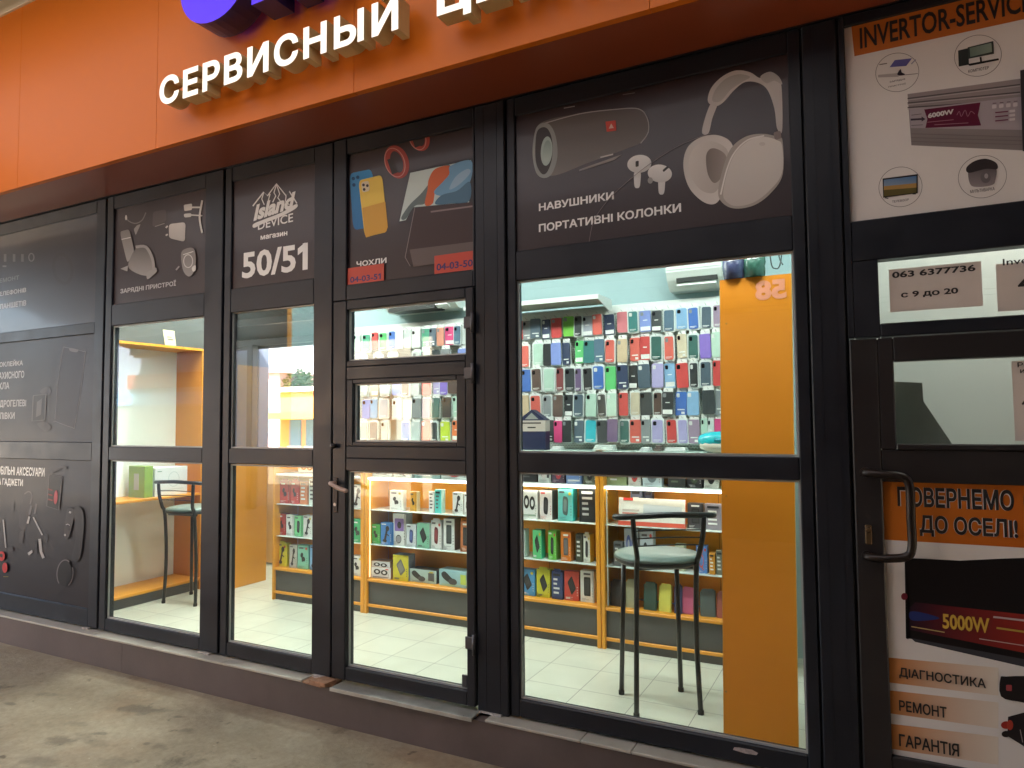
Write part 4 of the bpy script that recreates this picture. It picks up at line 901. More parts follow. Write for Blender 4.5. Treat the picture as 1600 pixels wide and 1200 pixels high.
def rrect_prism(mb, w, z0, z1, y0, y1, r, m=0, n=4):
    pts = []
    for cx, cz, a0 in ((w / 2 - r, z0 + r, -90), (w / 2 - r, z1 - r, 0), (-w / 2 + r, z1 - r, 90), (-w / 2 + r, z0 + r, 180)):
        for k in range(n + 1):
            a = math.radians(a0 + 90 * k / n); pts.append((cx + r * math.cos(a), y0, cz + r * math.sin(a)))
    return mb.prism(pts, (0, y1 - y0, 0), m)
H0 = .134; CASEMESH = {}
def case_meshes(kind):
    if kind in CASEMESH: return CASEMESH[kind]
    out = []
    tmp = local_thing("phone_case", "prototype " + kind + " case x", "phone case", (0, 0, 0)); USED.pop(tmp['label'])
    pw = .069 if kind != 'bare' else .064
    mb = MB()
    if kind == 'framed': rrect_prism(mb, pw, -H0 / 2 - .002, H0 / 2 + .002, 0, .016, .010)
    else: rrect_prism(mb, .060, -H0 / 2, H0 / 2 - .004, .002, .016, .009)
    out.append(("blister", mb.build("blister", CPACK, tmp)))
    mb = MB(); w = .053 if kind == 'framed' else .061; z1 = H0 / 2 - .008 if kind == 'framed' else H0 / 2 - .004
    rrect_prism(mb, w, -H0 / 2 + .006, z1, -.006, .003, .009); out.append(("case_back", mb.build("case_back", MATS["case_red"], tmp)))
    mb = MB(); rrect_prism(mb, .017, 0, .021, -.0085, -.005, .005); 
    for v in range(len(mb.v)): mb.v[v] += Vector((-w / 2 + .014, 0, z1 - .029))
    out.append(("camera_window", mb.build("camera_window", LENS, tmp)))
    mb = MB(); rrect_prism(mb, .044 if kind == 'framed' else .052, H0 / 2 - .006, H0 / 2 + .019, .006, .009, .006); out.append(("hanger", mb.build("hanger", HANG, tmp)))
    if kind == 'striped':
        mb = MB(); mb.box(-w / 2 + .004, w / 2 - .004, -.0066, -.006, -H0 / 2 + .012, -H0 / 2 + .036); mb.box(-.012, .012, -.0066, -.006, .004, .009); out.append(("label", mb.build("label", HANG, tmp)))
    if kind == 'framed':
        mb = MB(); mb.box(-w / 2 + .006, w / 2 - .010, -.0066, -.006, -H0 / 2 + .018, -H0 / 2 + .021); mb.box(-w / 2 + .006, w / 2 - .02, -.0066, -.006, -H0 / 2 + .012, -H0 / 2 + .014); out.append(("printed_line", mb.build("printed_line", HANG, tmp)))
    if kind == 'sticker':
        mb = MB(); mb.box(.002, .020, -.0068, -.006, -H0 / 2 + .014, -H0 / 2 + .026); mb.box(-.02, .02, -.0068, -.006, -H0 / 2 + .034, -H0 / 2 + .040); out.append(("label", mb.build("label", HANG, tmp)))
    for _, o in out: o.parent = None
    meshes = [(n_, o.data) for n_, o in out]
    for _, o in out: bpy.data.objects.remove(o)
    bpy.data.objects.remove(tmp); CASEMESH[kind] = meshes; return meshes
ORD = ["top", "second", "third", "fourth", "bottom"]
rc = random.Random(11)
hook_big = []; hook_rest = MB(); HOOKM = None
def hook_mb(x, z):
    q = MB(); q.tube([(x, 1.385, z), (x, 1.30, z - .004), (x, 1.265, z + .006)], .0016, 5); return q
def add_case(col, x0p, x1p, row, z_top, z_bot, label, group, yoff=0.0):
    a, b = W(x0p, 560 + 30 * row, 1.30), W(x1p, 560 + 30 * row, 1.30)
    cx = (a.x + b.x) / 2; wd = (b.x - a.x)
    kind = rc.choice(['framed', 'framed', 'framed', 'bare', 'bare', 'sticker', 'striped'])
    t = local_thing("phone_case", label, "phone case", (cx, 1.30 + rc.uniform(-.012, .012), (z_top + z_bot) / 2 + rc.uniform(-.005, .005)), group)
    t.rotation_euler = (rc.uniform(-.03, .05), rc.uniform(-.035, .035), rc.uniform(-.14, .14))
    sx = max(.60, min(1.27, wd / .0590)); sc = (sx, 1, (z_top - z_bot) / (H0 - .013)); t.scale = sc
    for n_, me in case_meshes(kind):
        o = bpy.data.objects.new(n_, me); COL.objects.link(o); o.parent = t
        if n_ == "camera_window" and rc.random() < .6: o.material_slots[0].link = 'OBJECT'; o.material_slots[0].material = MATS["case_" + rc.choice([col, col, "grey", "white"])]
        if n_ == "case_back": o.material_slots[0].link = 'OBJECT'; o.material_slots[0].material = MATS["case_" + col]
    z = z_top + .012
    if len(hook_big) < 92: hook_big.append((cx, z))
    else: q = hook_mb(cx, z); hook_rest.add(q.v, q.f, 0, True)
def nm(c): return NAMES.get(c, c)
for r_, row in enumerate(ROWS):
    seen = set()
    for i, (c, a, b) in enumerate(row):
        L = nm(row[i - 1][0]) if i else "frame" if r_ < 4 else "blue box"; R = nm(row[i + 1][0]) if i + 1 < len(row) else "orange board"
        lab = f"{nm(c)} phone case, {ORD[r_]} row in widest window, by {L} and {R}"
        while lab in USED: lab += " ones"
        add_case(c, a, b, r_, *ZROW[r_], lab, "phone cases hung in rows in the widest window")
for r_, row in enumerate(DOORROWS):
    for i, (c, a, b) in enumerate(row):
        L = nm(row[i - 1][0]) if i else "frame"; R = nm(row[i + 1][0]) if i + 1 < len(row) else "hinges"
        lab = f"{nm(c)} phone case in the {ORD[r_]} row behind the door between {L} and {R}"
        add_case(c, a, b, r_, *ZROW[r_], lab, "phone cases hung in rows behind the glass door")
for x, z in hook_big: hook_mb(x, z).build("hook", GREYM, pb)
o = hook_rest.build("hook", GREYM, pb); o['kind'] = 'stuff'

# ---- product boxes
rb = random.Random(5)
SH = {'led': SHZ['led'] + .009, 's1': SHZ['s1'] + .001, 's2': SHZ['s2'] + .001, 'bot': SHZ['bot'] + .001, 'top': 1.4085}
def front_art(w, h, y, motif, mc, bc, tc):
    k = [0]; A = Art(0, mapf=None); A.step = 0
    def mp(u, v, yy): k[0] += 1; return Vector((w * (u - .5), y, h * v))
    A.map = lambda u, v, yy: Vector((w * (u - .5), y - .0003 * A.k, h * v))
    def bar(u0, u1, v0, v1, c): A.poly([(u0, v0), (u1, v0), (u1, v1), (u0, v1)], c)
    if motif == 'buds':
        A.ell(.40, .58, .13, .10, mc, 20); A.ell(.58, .42, .14, .10, mc, -15); A.poly([(.36, .55), (.48, .55), (.52, .30), (.42, .30)], mc); bar(.15, .55, .84, .90, tc)
    elif motif == 'speaker':
        A.rq([(.34, .80), (.72, .74), (.66, .16), (.30, .22)], mc, .3); A.rq([(.40, .70), (.62, .67), (.58, .28), (.37, .32)], tuple(v * 1.9 + .01 for v in mc), .3); bar(.10, .45, .88, .94, tc)
    elif motif == 'phone':
        A.rq([(.26, .80), (.74, .80), (.74, .20), (.26, .20)], mc, .12); A.rq([(.33, .74), (.67, .74), (.67, .26), (.33, .26)], tuple(v * 1.6 + .008 for v in mc), .1); bar(.25, .75, .87, .93, tc)
    elif motif == 'bank':
        A.rq([(.22, .62), (.52, .86), (.82, .42), (.50, .18)], mc, .15); A.rq([(.30, .60), (.52, .76), (.72, .44), (.50, .28)], tuple(v * 1.5 + .006 for v in mc), .1); bar(.10, .40, .06, .11, tc)
    elif motif == 'cable':
        A.ring(.45, .45, .2, .22, .06, mc); A.line([(.5, .68), (.62, .84)], .05, mc); A.line([(.5, .22), (.66, .12)], .06, mc); bar(.12, .6, .88, .94, tc)
    elif motif == 'holder':
        A.line([(.35, .15), (.5, .5), (.6, .8)], .16, mc); A.ell(.62, .74, .16, .12, mc); A.ell(.38, .18, .18, .08, mc); A.line([(.5, .5), (.75, .42)], .06, mc); bar(.1, .5, .9, .95, tc)
    elif motif == 'camera':
        A.rq([(.15, .85), (.85, .85), (.85, .45), (.15, .45)], (.25, .16, .45), .1); A.ell(.5, .64, .16, .11, mc); A.ell(.45, .2, .2, .12, (.3, .3, .32)); A.ring(.45, .2, .2, .12, .03, mc)
    elif motif == 'pads':
        A.ell(.32, .6, .17, .24, mc); A.ell(.68, .56, .17, .24, mc); A.ell(.32, .6, .08, .12, bc); A.ell(.68, .56, .08, .12, bc); bar(.1, .9, .1, .16, tc)
    elif motif == 'disc':
        A.ell(.5, .5, .27, .34, mc); A.ell(.5, .5, .15, .2, tc); A.ell(.5, .5, .08, .1, mc)
    elif motif == 'wide':
        A.poly(smooth([(.08, .75), (.2, .88), (.4, .55), (.58, .30), (.5, .14), (.3, .25), (.12, .5)]), mc); A.ell(.45, .3, .14, .2, tuple(v * 2 + .02 for v in mc)); bar(.7, .92, .2, .8, tc)
    elif motif == 'text':
        for q in range(4): bar(.18, .18 + .6 * rb.uniform(.5, 1), .2 + q * .16, .27 + q * .16, tc)
        bar(.15, .8, .84, .92, mc)
    elif motif == 'keys':
        A.rq([(.38, .80), (.95, .74), (.95, .36), (.38, .40)], (.30, .34, .37), .05, (.58, .64, .66), (0, 1)); A.line([(.06, .45), (.30, .44)], .06, (.5, .2, .16)); A.line([(.06, .56), (.32, .56)], .06, (.45, .4, .36)); bar(.07, .22, .90, 1.0, (.6, .05, .04)); bar(0, 1, 0, .16, (.62, .10, .06))
    if motif not in ('keys', 'text'):
        for q in range(3): bar(.10, .10 + rb.uniform(.2, .6), .045 + .032 * q, .060 + .032 * q, tuple(tc[i] * .6 + bc[i] * .4 for i in range(3)))
        a = rb.random()
        if a < .35: A.ell(.82, .86, .09, .055, (.62, .07, .05) if a < .18 else (.62, .5, .05))
        elif a < .6: A.poly([(.0, .0), (.0, .22), (.30, .0)], tuple(v * .55 for v in bc))
        elif a < .8: bar(.88, 1.0, .02, 1.0, tuple(v * .6 for v in bc))
        for q in range(4): A.ell(.90, .2 + .09 * q, .03, .018, tc, n=8)
    bar(0, 1, .002, .012, tuple(v * .6 for v in bc))
    return A
DK = (.02, .022, .024); WH = (.74, .76, .74); TXT = (.10, .10, .11)
def product(px0, px1, ytop, shelf, look, where, front, side=None, motif='speaker', mc=DK, tc=None, depth=.05, yf=None, tab=False, zoff=0.0, name="product_box", lean=0.0, zlen=None):
    yf = YR + .035 + rb.uniform(0, .02) if yf is None else yf
    z0 = SH[shelf] + zoff; a = W(px0, (ytop + 850) / 2, yf); b = W(px1, (ytop + 850) / 2, yf); zt = W(px0, ytop, yf).z
    w = max(.015, b.x - a.x - .003); h = max(.02, zt - z0) if zlen is None else zlen
    t = local_thing(name, f"{look} {where}", "box", ((a.x + b.x) / 2, yf, z0), "boxed gadgets on the orange racks", rb.uniform(-.07, .07))
    if lean: t.rotation_euler.x = lean
    depth = min(depth, .2)
    fk = tuple(min(.8, v) for v in front); mm = mat("card_" + "_".join(f"{int(v * 100)}" for v in fk), fk, .42, noise=.06, nscale=25, coat=.15)
    sd = tuple(v * 1.0 for v in (side or front)); ms = mat("card_" + "_".join(f"{int(v * 100)}" for v in sd), sd, .42, noise=.06, nscale=25, coat=.15)
    mb = MB(); mb.box(-w / 2, w / 2, 0, depth, 0, h, 0, .0012)
    mb.m = [0 if (abs(sum(mb.v[i].y for i in f) / len(f)) < .001) else 1 for f in mb.f]
    mb.build("carton", [mm, ms], t)
    front_art(w, h, -.0006, motif, mc, front, tc or (WH if sum(front) < 1.1 else TXT)).build("printed_front", PRINTM, t)
    if tab:
        q = MB(); q.box(-w * .3, w * .3, .004, .006, h, h + .016, 0, .0005); q.build("hang_tab", mm, t)
    return t
S = product
wl_ = "on the upper glass shelf behind the door"
S(582, 613, 726, 'led', "pale grey carton", "behind the door, leftmost above the light strip", (.46, .52, .50), motif='text')
S(615, 644, 726, 'led', "white carton with grey printing", "behind the door, above the light strip", (.55, .62, .58), motif='cable')
S(646, 688, 726, 'led', "flat teal carton", "behind the door, above the light strip", (.22, .34, .33), motif='text', mc=(.03, .03, .04))
S(690, 730, 726, 'led', "white carton with red dot", "behind the door, above the light strip", (.52, .58, .56), motif='disc', mc=(.4, .05, .05))
S(608, 629, 766, 's1', "white box with black earphones", wl_, WH, motif='buds'); S(640, 651, 768, 's1', "narrow yellow box", wl_, (.70, .36, .05), (.7, .6, .4), motif='buds')
S(670, 678, 768, 's1', "slim white box", wl_, WH, motif='text'); S(679, 690, 765, 's1', "turquoise box", wl_, (.10, .55, .52), (.45, .7, .66), motif='text')
S(707, 723, 769, 's1', "white box with black headset", wl_, WH, motif='holder'); S(725, 738, 771, 's1', "white box behind the door's right stile", wl_, WH, motif='cable')
wm = "on the lower glass shelf behind the door"
S(580, 594, 819, 's2', "small green box with black plug", wm, (.05, .42, .09), motif='buds'); S(594, 613, 816, 's2', "blue box with dark holder", wm, (.04, .20, .52), motif='holder')
S(614, 634, 802, 's2', "tall white box with violet camera", wm, WH, motif='camera', depth=.09); S(635, 650, 819, 's2', "white box with blue speaker", wm, (.6, .66, .7), motif='speaker', mc=(.05, .08, .22))
S(651, 671, 817, 's2', "green box with dark speaker", wm, (.22, .52, .36), (.5, .66, .6), motif='bank'); S(673, 690, 813, 's2', "white box with maroon speaker", wm, WH, motif='speaker', mc=(.14, .02, .025), tab=True)
S(693, 710, 810, 's2', "tall white box with black speaker", wm, WH, (.16, .13, .11), motif='phone', mc=(.04, .05, .05), depth=.1); S(719, 735, 814, 's2', "orange box with dark speaker", wm, (.52, .17, .06), motif='phone')
wb = "on the bottom shelf behind the door"
S(580, 610, 885, 'bot', "lower white box with black earcups", wb, (.66, .68, .70), (.45, .28, .2), motif='pads', depth=.09); S(580, 609, 866, 'bot', "upper white box with black earcups", wb, (.66, .68, .70), (.45, .28, .2), motif='pads', depth=.09, zoff=.062, zlen=.058)
S(614, 638, 866, 'bot', "yellow and grey box", wb, (.62, .56, .04), (.22, .30, .40), motif='bank', mc=(.16, .16, .14), depth=.09)
S(640, 682, 888, 'bot', "wide pale teal box with dark gadget", wb, (.42, .56, .54), (.07, .1, .13), motif='wide', depth=.1); S(685, 735, 889, 'bot', "wide light blue box with dark gadget", wb, (.30, .52, .58), motif='wide', tc=(.5, .62, .1), depth=.1)
we = "behind the door's left edge"
S(549, 567, 757, 's1', "white box with black cable", we, (.64, .66, .66), motif='holder', yf=1.16); S(549, 567, 811, 's2', "green box with black earphones", we, (.04, .40, .16), motif='buds', yf=1.16); S(549, 566, 868, 'bot', "white box with black plug", we, (.64, .66, .63), motif='buds', yf=1.16)
# narrow window
wn = "in the narrow window, upper shelf"
S(437, 452, 751, 's1', "left red box with white base", wn, (.52, .05, .04), motif='buds', tab=True); S(453, 467, 751, 's1', "right red box with white base", wn, (.52, .05, .04), motif='buds', tab=True); S(468, 480, 752, 's1', "orange box", wn, (.62, .20, .08), motif='text'); S(482, 494, 748, 's1', "tall white box", wn, (.62, .70, .66), motif='text')
wn = "in the narrow window, middle shelf"
S(435, 446, 802, 's2', "red box", wn, (.45, .05, .05), motif='buds'); S(447, 459, 804, 's2', "white box with black plug", wn, WH, motif='buds'); S(460, 472, 806, 's2', "white box with green patch", wn, (.20, .62, .30), motif='speaker'); S(473, 488, 805, 's2', "white box with black stand", wn, WH, motif='holder')
wn = "in the narrow window, bottom shelf"
S(433, 448, 848, 'bot', "yellow box with black adapter", wn, (.66, .60, .04), motif='holder', tab=True); S(452, 464, 851, 'bot', "grey box with dark holder", wn, (.5, .48, .44), motif='holder'); S(465, 482, 851, 'bot', "pale green box with dark drone", wn, (.20, .52, .40), motif='buds'); S(484, 498, 852, 'bot', "light blue box", wn, (.20, .42, .70), motif='holder')
S(466, 492, 722, 'led', "flat white box with black pictures", "in the narrow window, on its top shelf", (.55, .6, .6), motif='pads')
# middle rack, wide window
wt = "above the light strip, left of the rack post"
S(811, 839, 716, 'led', "black box", wt, (.035, .035, .038), motif='text', tc=(.12, .12, .12)); S(841, 861, 716, 'led', "white box with grey swirl", wt, (.55, .6, .57), motif='wide', mc=(.3, .28, .27)); S(863, 883, 716, 'led', "dark box with red lid picture", wt, (.10, .07, .10), motif='disc', mc=(.45, .06, .07), tc=(.5, .45, .45)); S(885, 909, 716, 'led', "light blue box with rings", wt, (.16, .26, .50), motif='pads', mc=(.05, .08, .2)); S(912, 932, 716, 'led', "olive dark box", wt, (.13, .15, .11), motif='disc')
w1 = "on the upper shelf beside the rack post"
S(815, 840, 766, 's1', "white box with little gadget pictures", w1, WH, motif='pads', tc=(.3, .4, .3)); S(843, 863, 766, 's1', "white and red box with black charger", w1, (.70, .66, .64), (.1, .08, .08), motif='speaker', tc=(.6, .06, .05), depth=.09); S(872, 895, 764, 's1', "turquoise box with grey speaker", w1, (.16, .58, .54), (.03, .60, .58), motif='speaker', mc=(.10, .14, .13), depth=.09); S(905, 932, 763, 's1', "black box with white lettering", w1, (.022, .024, .026), motif='text', tc=(.5, .52, .52), mc=(.6, .62, .62))
w2 = "on the middle shelf beside the rack post"
S(807, 820, 827, 's2', "white box with hang tab", w2, WH, motif='phone', tab=True, depth=.07); S(832, 846, 828, 's2', "green and yellow box with black charger", w2, (.12, .56, .22), (.02, .5, .32), motif='bank', depth=.07); S(856, 869, 829, 's2', "light green box with tilted charger", w2, (.16, .56, .08), (.2, .6, .1), motif='speaker', depth=.07); S(876, 892, 831, 's2', "orange box with grey power bank", w2, (.70, .20, .02), (.66, .22, .03), motif='phone', mc=(.10, .09, .09), depth=.07); S(899, 910, 834, 's2', "dark olive box", w2, (.06, .065, .04), motif='text'); S(911, 922, 835, 's2', "white box with yellow side", w2, (.68, .70, .62), (.66, .52, .02), motif='speaker', depth=.08, tab=True)
w3 = "on the bottom shelf beside the rack post"
S(811, 836, 888, 'bot', "blue and white box with phone picture", w3, (.06, .28, .56), motif='bank', tc=(.7, .72, .72)); S(838, 859, 889, 'bot', "yellow box with black power bank", w3, (.56, .56, .04), motif='bank', tab=True); S(861, 879, 892, 'bot', "dark blue box", w3, (.03, .055, .16), motif='text', tab=True); S(881, 904, 892, 'bot', "red box with black power bank", w3, (.56, .07, .05), motif='bank'); S(906, 928, 891, 'bot', "white box with black phone", w3, (.68, .70, .68), motif='phone', depth=.06)
# right rack
wr = "above the light strip, right of the rack post"
S(948, 980, 720, 'led', "stack of green and silver packs", wr, (.30, .36, .18), motif='text'); S(982, 1002, 722, 'led', "white box with red gadget", wr, (.6, .58, .52), motif='disc', mc=(.55, .07, .06)); S(1004, 1035, 722, 'led', "light blue box with camera lens", wr, (.50, .60, .62), motif='disc', mc=(.12, .16, .17)); S(1044, 1072, 722, 'led', "black box with green edge", wr, (.035, .04, .038), motif='text', tc=(.15, .2, .14)); S(1073, 1098, 722, 'led', "plain black box", wr, (.02, .022, .022), motif='disc', mc=(.05, .08, .05)); S(1100, 1124, 722, 'led', "white box with dark ring", wr, (.60, .62, .56), motif='disc')
S(966, 1070, 777, 's1', "long white and red keyboard box", "leaning above the round stool", (.68, .68, .62), (.62, .10, .06), motif='keys', depth=.035, yf=1.155, lean=-.16)
S(1074, 1100, 786, 's1', "dark tablet box", "right of the long keyboard box", (.06, .06, .07), motif='phone', yf=1.2); S(1101, 1130, 787, 's1', "grey keyboard carton", "right of the long keyboard box", (.24, .22, .26), motif='text', yf=1.19)
S(985, 1004, 763, 's1', "blue and grey box", "standing behind the long keyboard box", (.14, .18, .26), motif='text', yf=1.27); S(1007, 1020, 765, 's1', "dark blue box", "standing behind the long keyboard box", (.05, .07, .12), motif='text', yf=1.28)
w4 = "on the middle shelf behind the stool"
S(958, 973, 846, 's2', "grey box", w4, (.13, .14, .14), motif='text'); S(975, 997, 826, 's2', "white and blue headphone box", w4, (.42, .46, .50), motif='pads', mc=(.08, .12, .36)); S(999, 1021, 828, 's2', "pale blue box with black plug", w4, (.42, .48, .52), motif='buds'); S(1054, 1070, 850, 's2', "pale yellow box with round lid", w4, (.56, .60, .42), motif='disc'); S(1087, 1105, 852, 's2', "bright blue and red box", w4, (.10, .24, .58), motif='cable', mc=(.6, .10, .07)); S(1107, 1117, 864, 's2', "orange box", w4, (.62, .27, .03), motif='text'); S(1118, 1130, 860, 's2', "olive grey box", w4, (.20, .20, .15), motif='text')
def folio(px0, px1, y0p, look, c):
    yf = 1.17 + rb.uniform(0, .02); a, b = W(px0, 930, yf), W(px1, 930, yf); h = W(px0, y0p, yf).z - SH['bot']
    t = local_thing("tablet_case", f"{look} folding tablet case on the bottom shelf behind the stool", "tablet case", ((a.x + b.x) / 2, yf, SH['bot']), "tablet cases behind the stool", rb.uniform(-.15, .1)); t.rotation_euler.x = -.13; t.rotation_euler.y = rb.uniform(-.04, .05)
    w = b.x - a.x; m_ = mat("folio_" + look.replace(" ", "_"), c, .5, noise=.08, nscale=20, bump=.1, bscale=200)
    mb = MB(); mb.prism([(-w / 2, 0, 0), (w / 2, 0, 0), (w / 2, 0, h * .93), (w * .42, 0, h), (-w * .34, 0, h), (-w / 2, 0, h * .86)], (0, .006, 0)); mb.build("cover", m_, t)
    mb = MB(); mb.box(-w / 2 + .003, w / 2 + .004, .007, .018, 0, h * .95, 0, .002); mb.build("pages", m_, t)
    mb = MB(); mb.box(-w / 2 - .004, -w / 2 - .001, .0, .018, 0, h * .9, 0, .001); mb.build("spine", m_, t)
for a in ((953, 975, 905, "black", (.016, .017, .018)), (979, 996, 905, "pale olive", (.33, .34, .22)), (1006, 1024, 909, "dark green", (.02, .065, .05)), (1029, 1047, 912, "yellow", (.58, .58, .10)), (1054, 1064, 913, "dark blue", (.05, .06, .16)), (1065, 1082, 917, "pink", (.52, .12, .24)), (1095, 1117, 920, "grey green", (.09, .12, .12)), (1119, 1132, 924, "brown red", (.30, .09, .07))): folio(*a)

# ---- things on the counter and the wall
t = local_thing("display_box", "dark blue house shaped carton with beige band in front of the phone cases", "display box", (W(831, 690, 1.14).x, 1.14, 1.409))
u = W(852, 690, 1.14).x - W(810, 690, 1.14).x; zr = lambda py: W(831, py, 1.14).z - 1.409
mb = MB(); hw = u / 2
mb.prism([(-hw, 0, 0), (hw, 0, 0), (hw, 0, zr(656)), (0, 0, zr(640)), (-hw, 0, zr(656))], (0, .07, 0)); mb.build("carton", mat("navy_card", (.02, .026, .07), .45, noise=.1), t)
mb = MB(); mb.box(-hw - .001, hw + .001, -.002, .071, zr(674), zr(657)); mb.build("paper_band", mat("beige_card", (.55, .48, .42), .6), t)
mb = MB(); mb.prism([(-hw * .5, -.001, zr(655)), (hw * .5, -.001, zr(655)), (0, -.001, zr(645))], (0, .0009, 0)); mb.build("window_cutout", mat("plain_matt_grey", 0), t)
mb = MB(); mb.box(-hw * .7, hw * .7, -.0025, -.0022, zr(662), zr(660)); mb.box(-hw * .3, hw * .3, -.0025, -.0022, zr(669), zr(667)); mb.build("printed_line", KEY, t)
gx = W(1125, 690, 1.12); tq = thing("garment_steamer", "turquoise and white handheld gadget lying on the counter beside the orange board", "gadget", (gx.x, 1.12, 1.409))
mb = MB(); mb.lathe([(.004, -.125), (.026, -.118), (.042, -.09), (.050, -.05), (.053, 0), (.050, .06), (.04, .10), (.004, .12)], (gx.x + .0, 1.12, 1.476), 20, axis='x'); mb.build("shell", mat("turquoise_plastic", (.02, .48, .56), .22, coat=.5), tq)
mb = MB(); mb.lathe([(.004, -.120), (.028, -.114), (.046, -.08), (.052, -.03), (.054, .02), (.050, .08), (.004, .10)], (gx.x + .004, 1.122, 1.452), 20, axis='x', sy=.86); mb.build("base_shell", mat("cream_plastic", (.72, .72, .62), .3), tq)
mb = MB(); mb.tube([(gx.x - .02, 1.073, 1.484), (gx.x + .02, 1.071, 1.479), (gx.x + .06, 1.08, 1.47)], .012, 10); mb.build("grip", mat("dark_turquoise_plastic", (.01, .28, .36), .35), tq)
mb = MB(); mb.box(gx.x - .04, gx.x + .04, 1.10, 1.14, 1.4075, 1.414, 0, .002); mb.build("foot", mat("cream_plastic", 0), tq)
for i, (a, b, c, lk) in enumerate(((864, 880, WH, "small white roll"), (930, 962, (.6, .66, .62), "flat white blister packs"), (1002, 1018, (.62, .66, .66), "small white tray"), (1024, 1036, (.14, .11, .10), "small dark brown pouch"), (1040, 1074, (.66, .7, .68), "flat pile of white charger packs"), (822, 846, (.34, .38, .36), "grey clear pack"))):
    p, q = W(a, 700, 1.2), W(b, 700, 1.2); hgt = .022 + .012 * (i % 2); mb = MB()
    for k in range(3): mb.box(p.x + .004 * k, q.x - .003 * ((k * 7) % 3), 1.15 + .01 * k, 1.23, 1.4085 + hgt / 3 * k, 1.4085 + hgt / 3 * (k + .95), 0, .002)
    tag(mb.build("accessory_pack", mat(f"pack_{i}", c, .35, noise=.12, nscale=40)), lk + " on the glass counter under the phone cases", "pack", "packs on the counter")
def ac(name, label, x0, x1, yb, z0, z1, depth, dark=False):
    t = thing(name, label, "air conditioner", ((x0 + x1) / 2, yb, z0)); h = z1 - z0
    pf = [(yb, z0), (yb - depth * .55, z0), (yb - depth * .86, z0 + h * .22), (yb - depth, z0 + h * .40), (yb - depth, z0 + h * .86), (yb - depth * .86, z1), (yb, z1)]
    mb = MB(); mb.prism([(x0, y, z) for y, z in pf], (x1 - x0, 0, 0)); mb.build("housing", mat("ac_white", (.76, .80, .76), .3), t)
    mb = MB(); mb.box(x0 + .06, x1 - .03, yb - depth * .90, yb - depth * .60, z0 + h * .16, z0 + h * .26); mb.build("outlet", mat("ac_dark", (.02, .022, .02), .5), t)
    mb = MB(); mb.prism([(x0 + .065, yb - depth * .98, z0 + h * .06), (x0 + .065, yb - depth * .80, z0 - h * .02), (x0 + .065, yb - depth * .79, z0 + h * .02), (x0 + .065, yb - depth * .97, z0 + h * .10)], (x1 - x0 - .10, 0, 0)); mb.build("louvre", mat("ac_white", 0), t)
    mb = MB(); mb.box(x0 + .004, x1 - .004, yb - depth - .0015, yb - depth + .004, z0 + h * .44, z0 + h * .455); mb.box(x1 - .16, x1 - .10, yb - depth - .002, yb - depth, z0 + h * .68, z0 + h * .72); mb.build("seam", mat("ac_grey", (.38, .42, .40), .5), t)
a0, a1 = W(1040, 452, 1.25), W(1127, 410, 1.25)
ac("air_conditioner", "white wall air conditioner above the phone cases beside the orange board", a0.x, a1.x, 1.459, a0.z, a0.z + .26, .2)
b0, b1 = W(592, 489, 1.2), W(702, 474, 1.2)
ac("air_conditioner", "cream air conditioner with dark open vent seen through the top door pane", b0.x, b1.x, 1.459, b0.z + .01, b0.z + .23, .24)
mb = MB(); mb.box(b0.x + .07, b1.x - .14, 1.459 - .238, 1.459 - .1, b0.z + .002, b0.z + .04); mb.build("open_vent", mat("ac_dark", 0), bpy.data.objects["air_conditioner.001"])

# ---- orange board behind the widest window
oa, ob, oc, od = W(1125, 437, .42), W(1236, 428, .42), W(1131, 1150, .14), W(1247, 1172, .14)
zt_ = (oa.z + ob.z) / 2; oa.z = ob.z = zt_; oc.z = od.z = .201
bd = thing("orange_board", "tall plain orange board leaning right behind the widest window", "board", (-.45, .14, .2))
mb = MB(); mb.prism([oc, od, ob, oa], (0, .018, 0)); mb.build("board", ORANGED, bd)
for p0, p1, nm_ in ((oc, oa, -1), (od, ob, 1)):
    mb = MB(); mb.prism([p0 + Vector((.0003 * nm_, -.001, 0)), p0 + Vector((.002 * nm_, -.001, 0)), p1 + Vector((.002 * nm_, -.001, 0)), p1 + Vector((.0003 * nm_, -.001, 0))] if nm_ > 0 else [p0 + Vector((-.002, -.001, 0)), p0 + Vector((-.0003, -.001, 0)), p1 + Vector((-.0003, -.001, 0)), p1 + Vector((-.002, -.001, 0))], (0, .020, 0)); mb.build("edge_band", mat("light_orange_edge", (.78, .42, .08), .4), bd)
lean = (oa.y - oc.y) / (oa.z - oc.z); by = lambda z: oc.y + (z - oc.z) * lean
for zq in (.42, 1.25, 2.05):
    mb = MB(); mb.lathe([(.004, -.0015), (.005, .002)], (oa.x + .03, by(zq), zq), 10, axis='y'); mb.build("screw_cap", mat("dull_screw", (.45, .22, .05), .4), bd)
n1, n0 = W(1228, 432, .40), W(1180, 470, .40); zm = (n0.z + n1.z) / 2
q58 = text("58", bd, n0.x, n1.x, n0.z, n1.z - .005, by(zm) - .0015, mat("salmon_lettering", (.80, .30, .17), .5), .05, mirror=True)
for v_ in q58.data.vertices: v_.co.y += lean * (v_.co.z + .2 - zm)
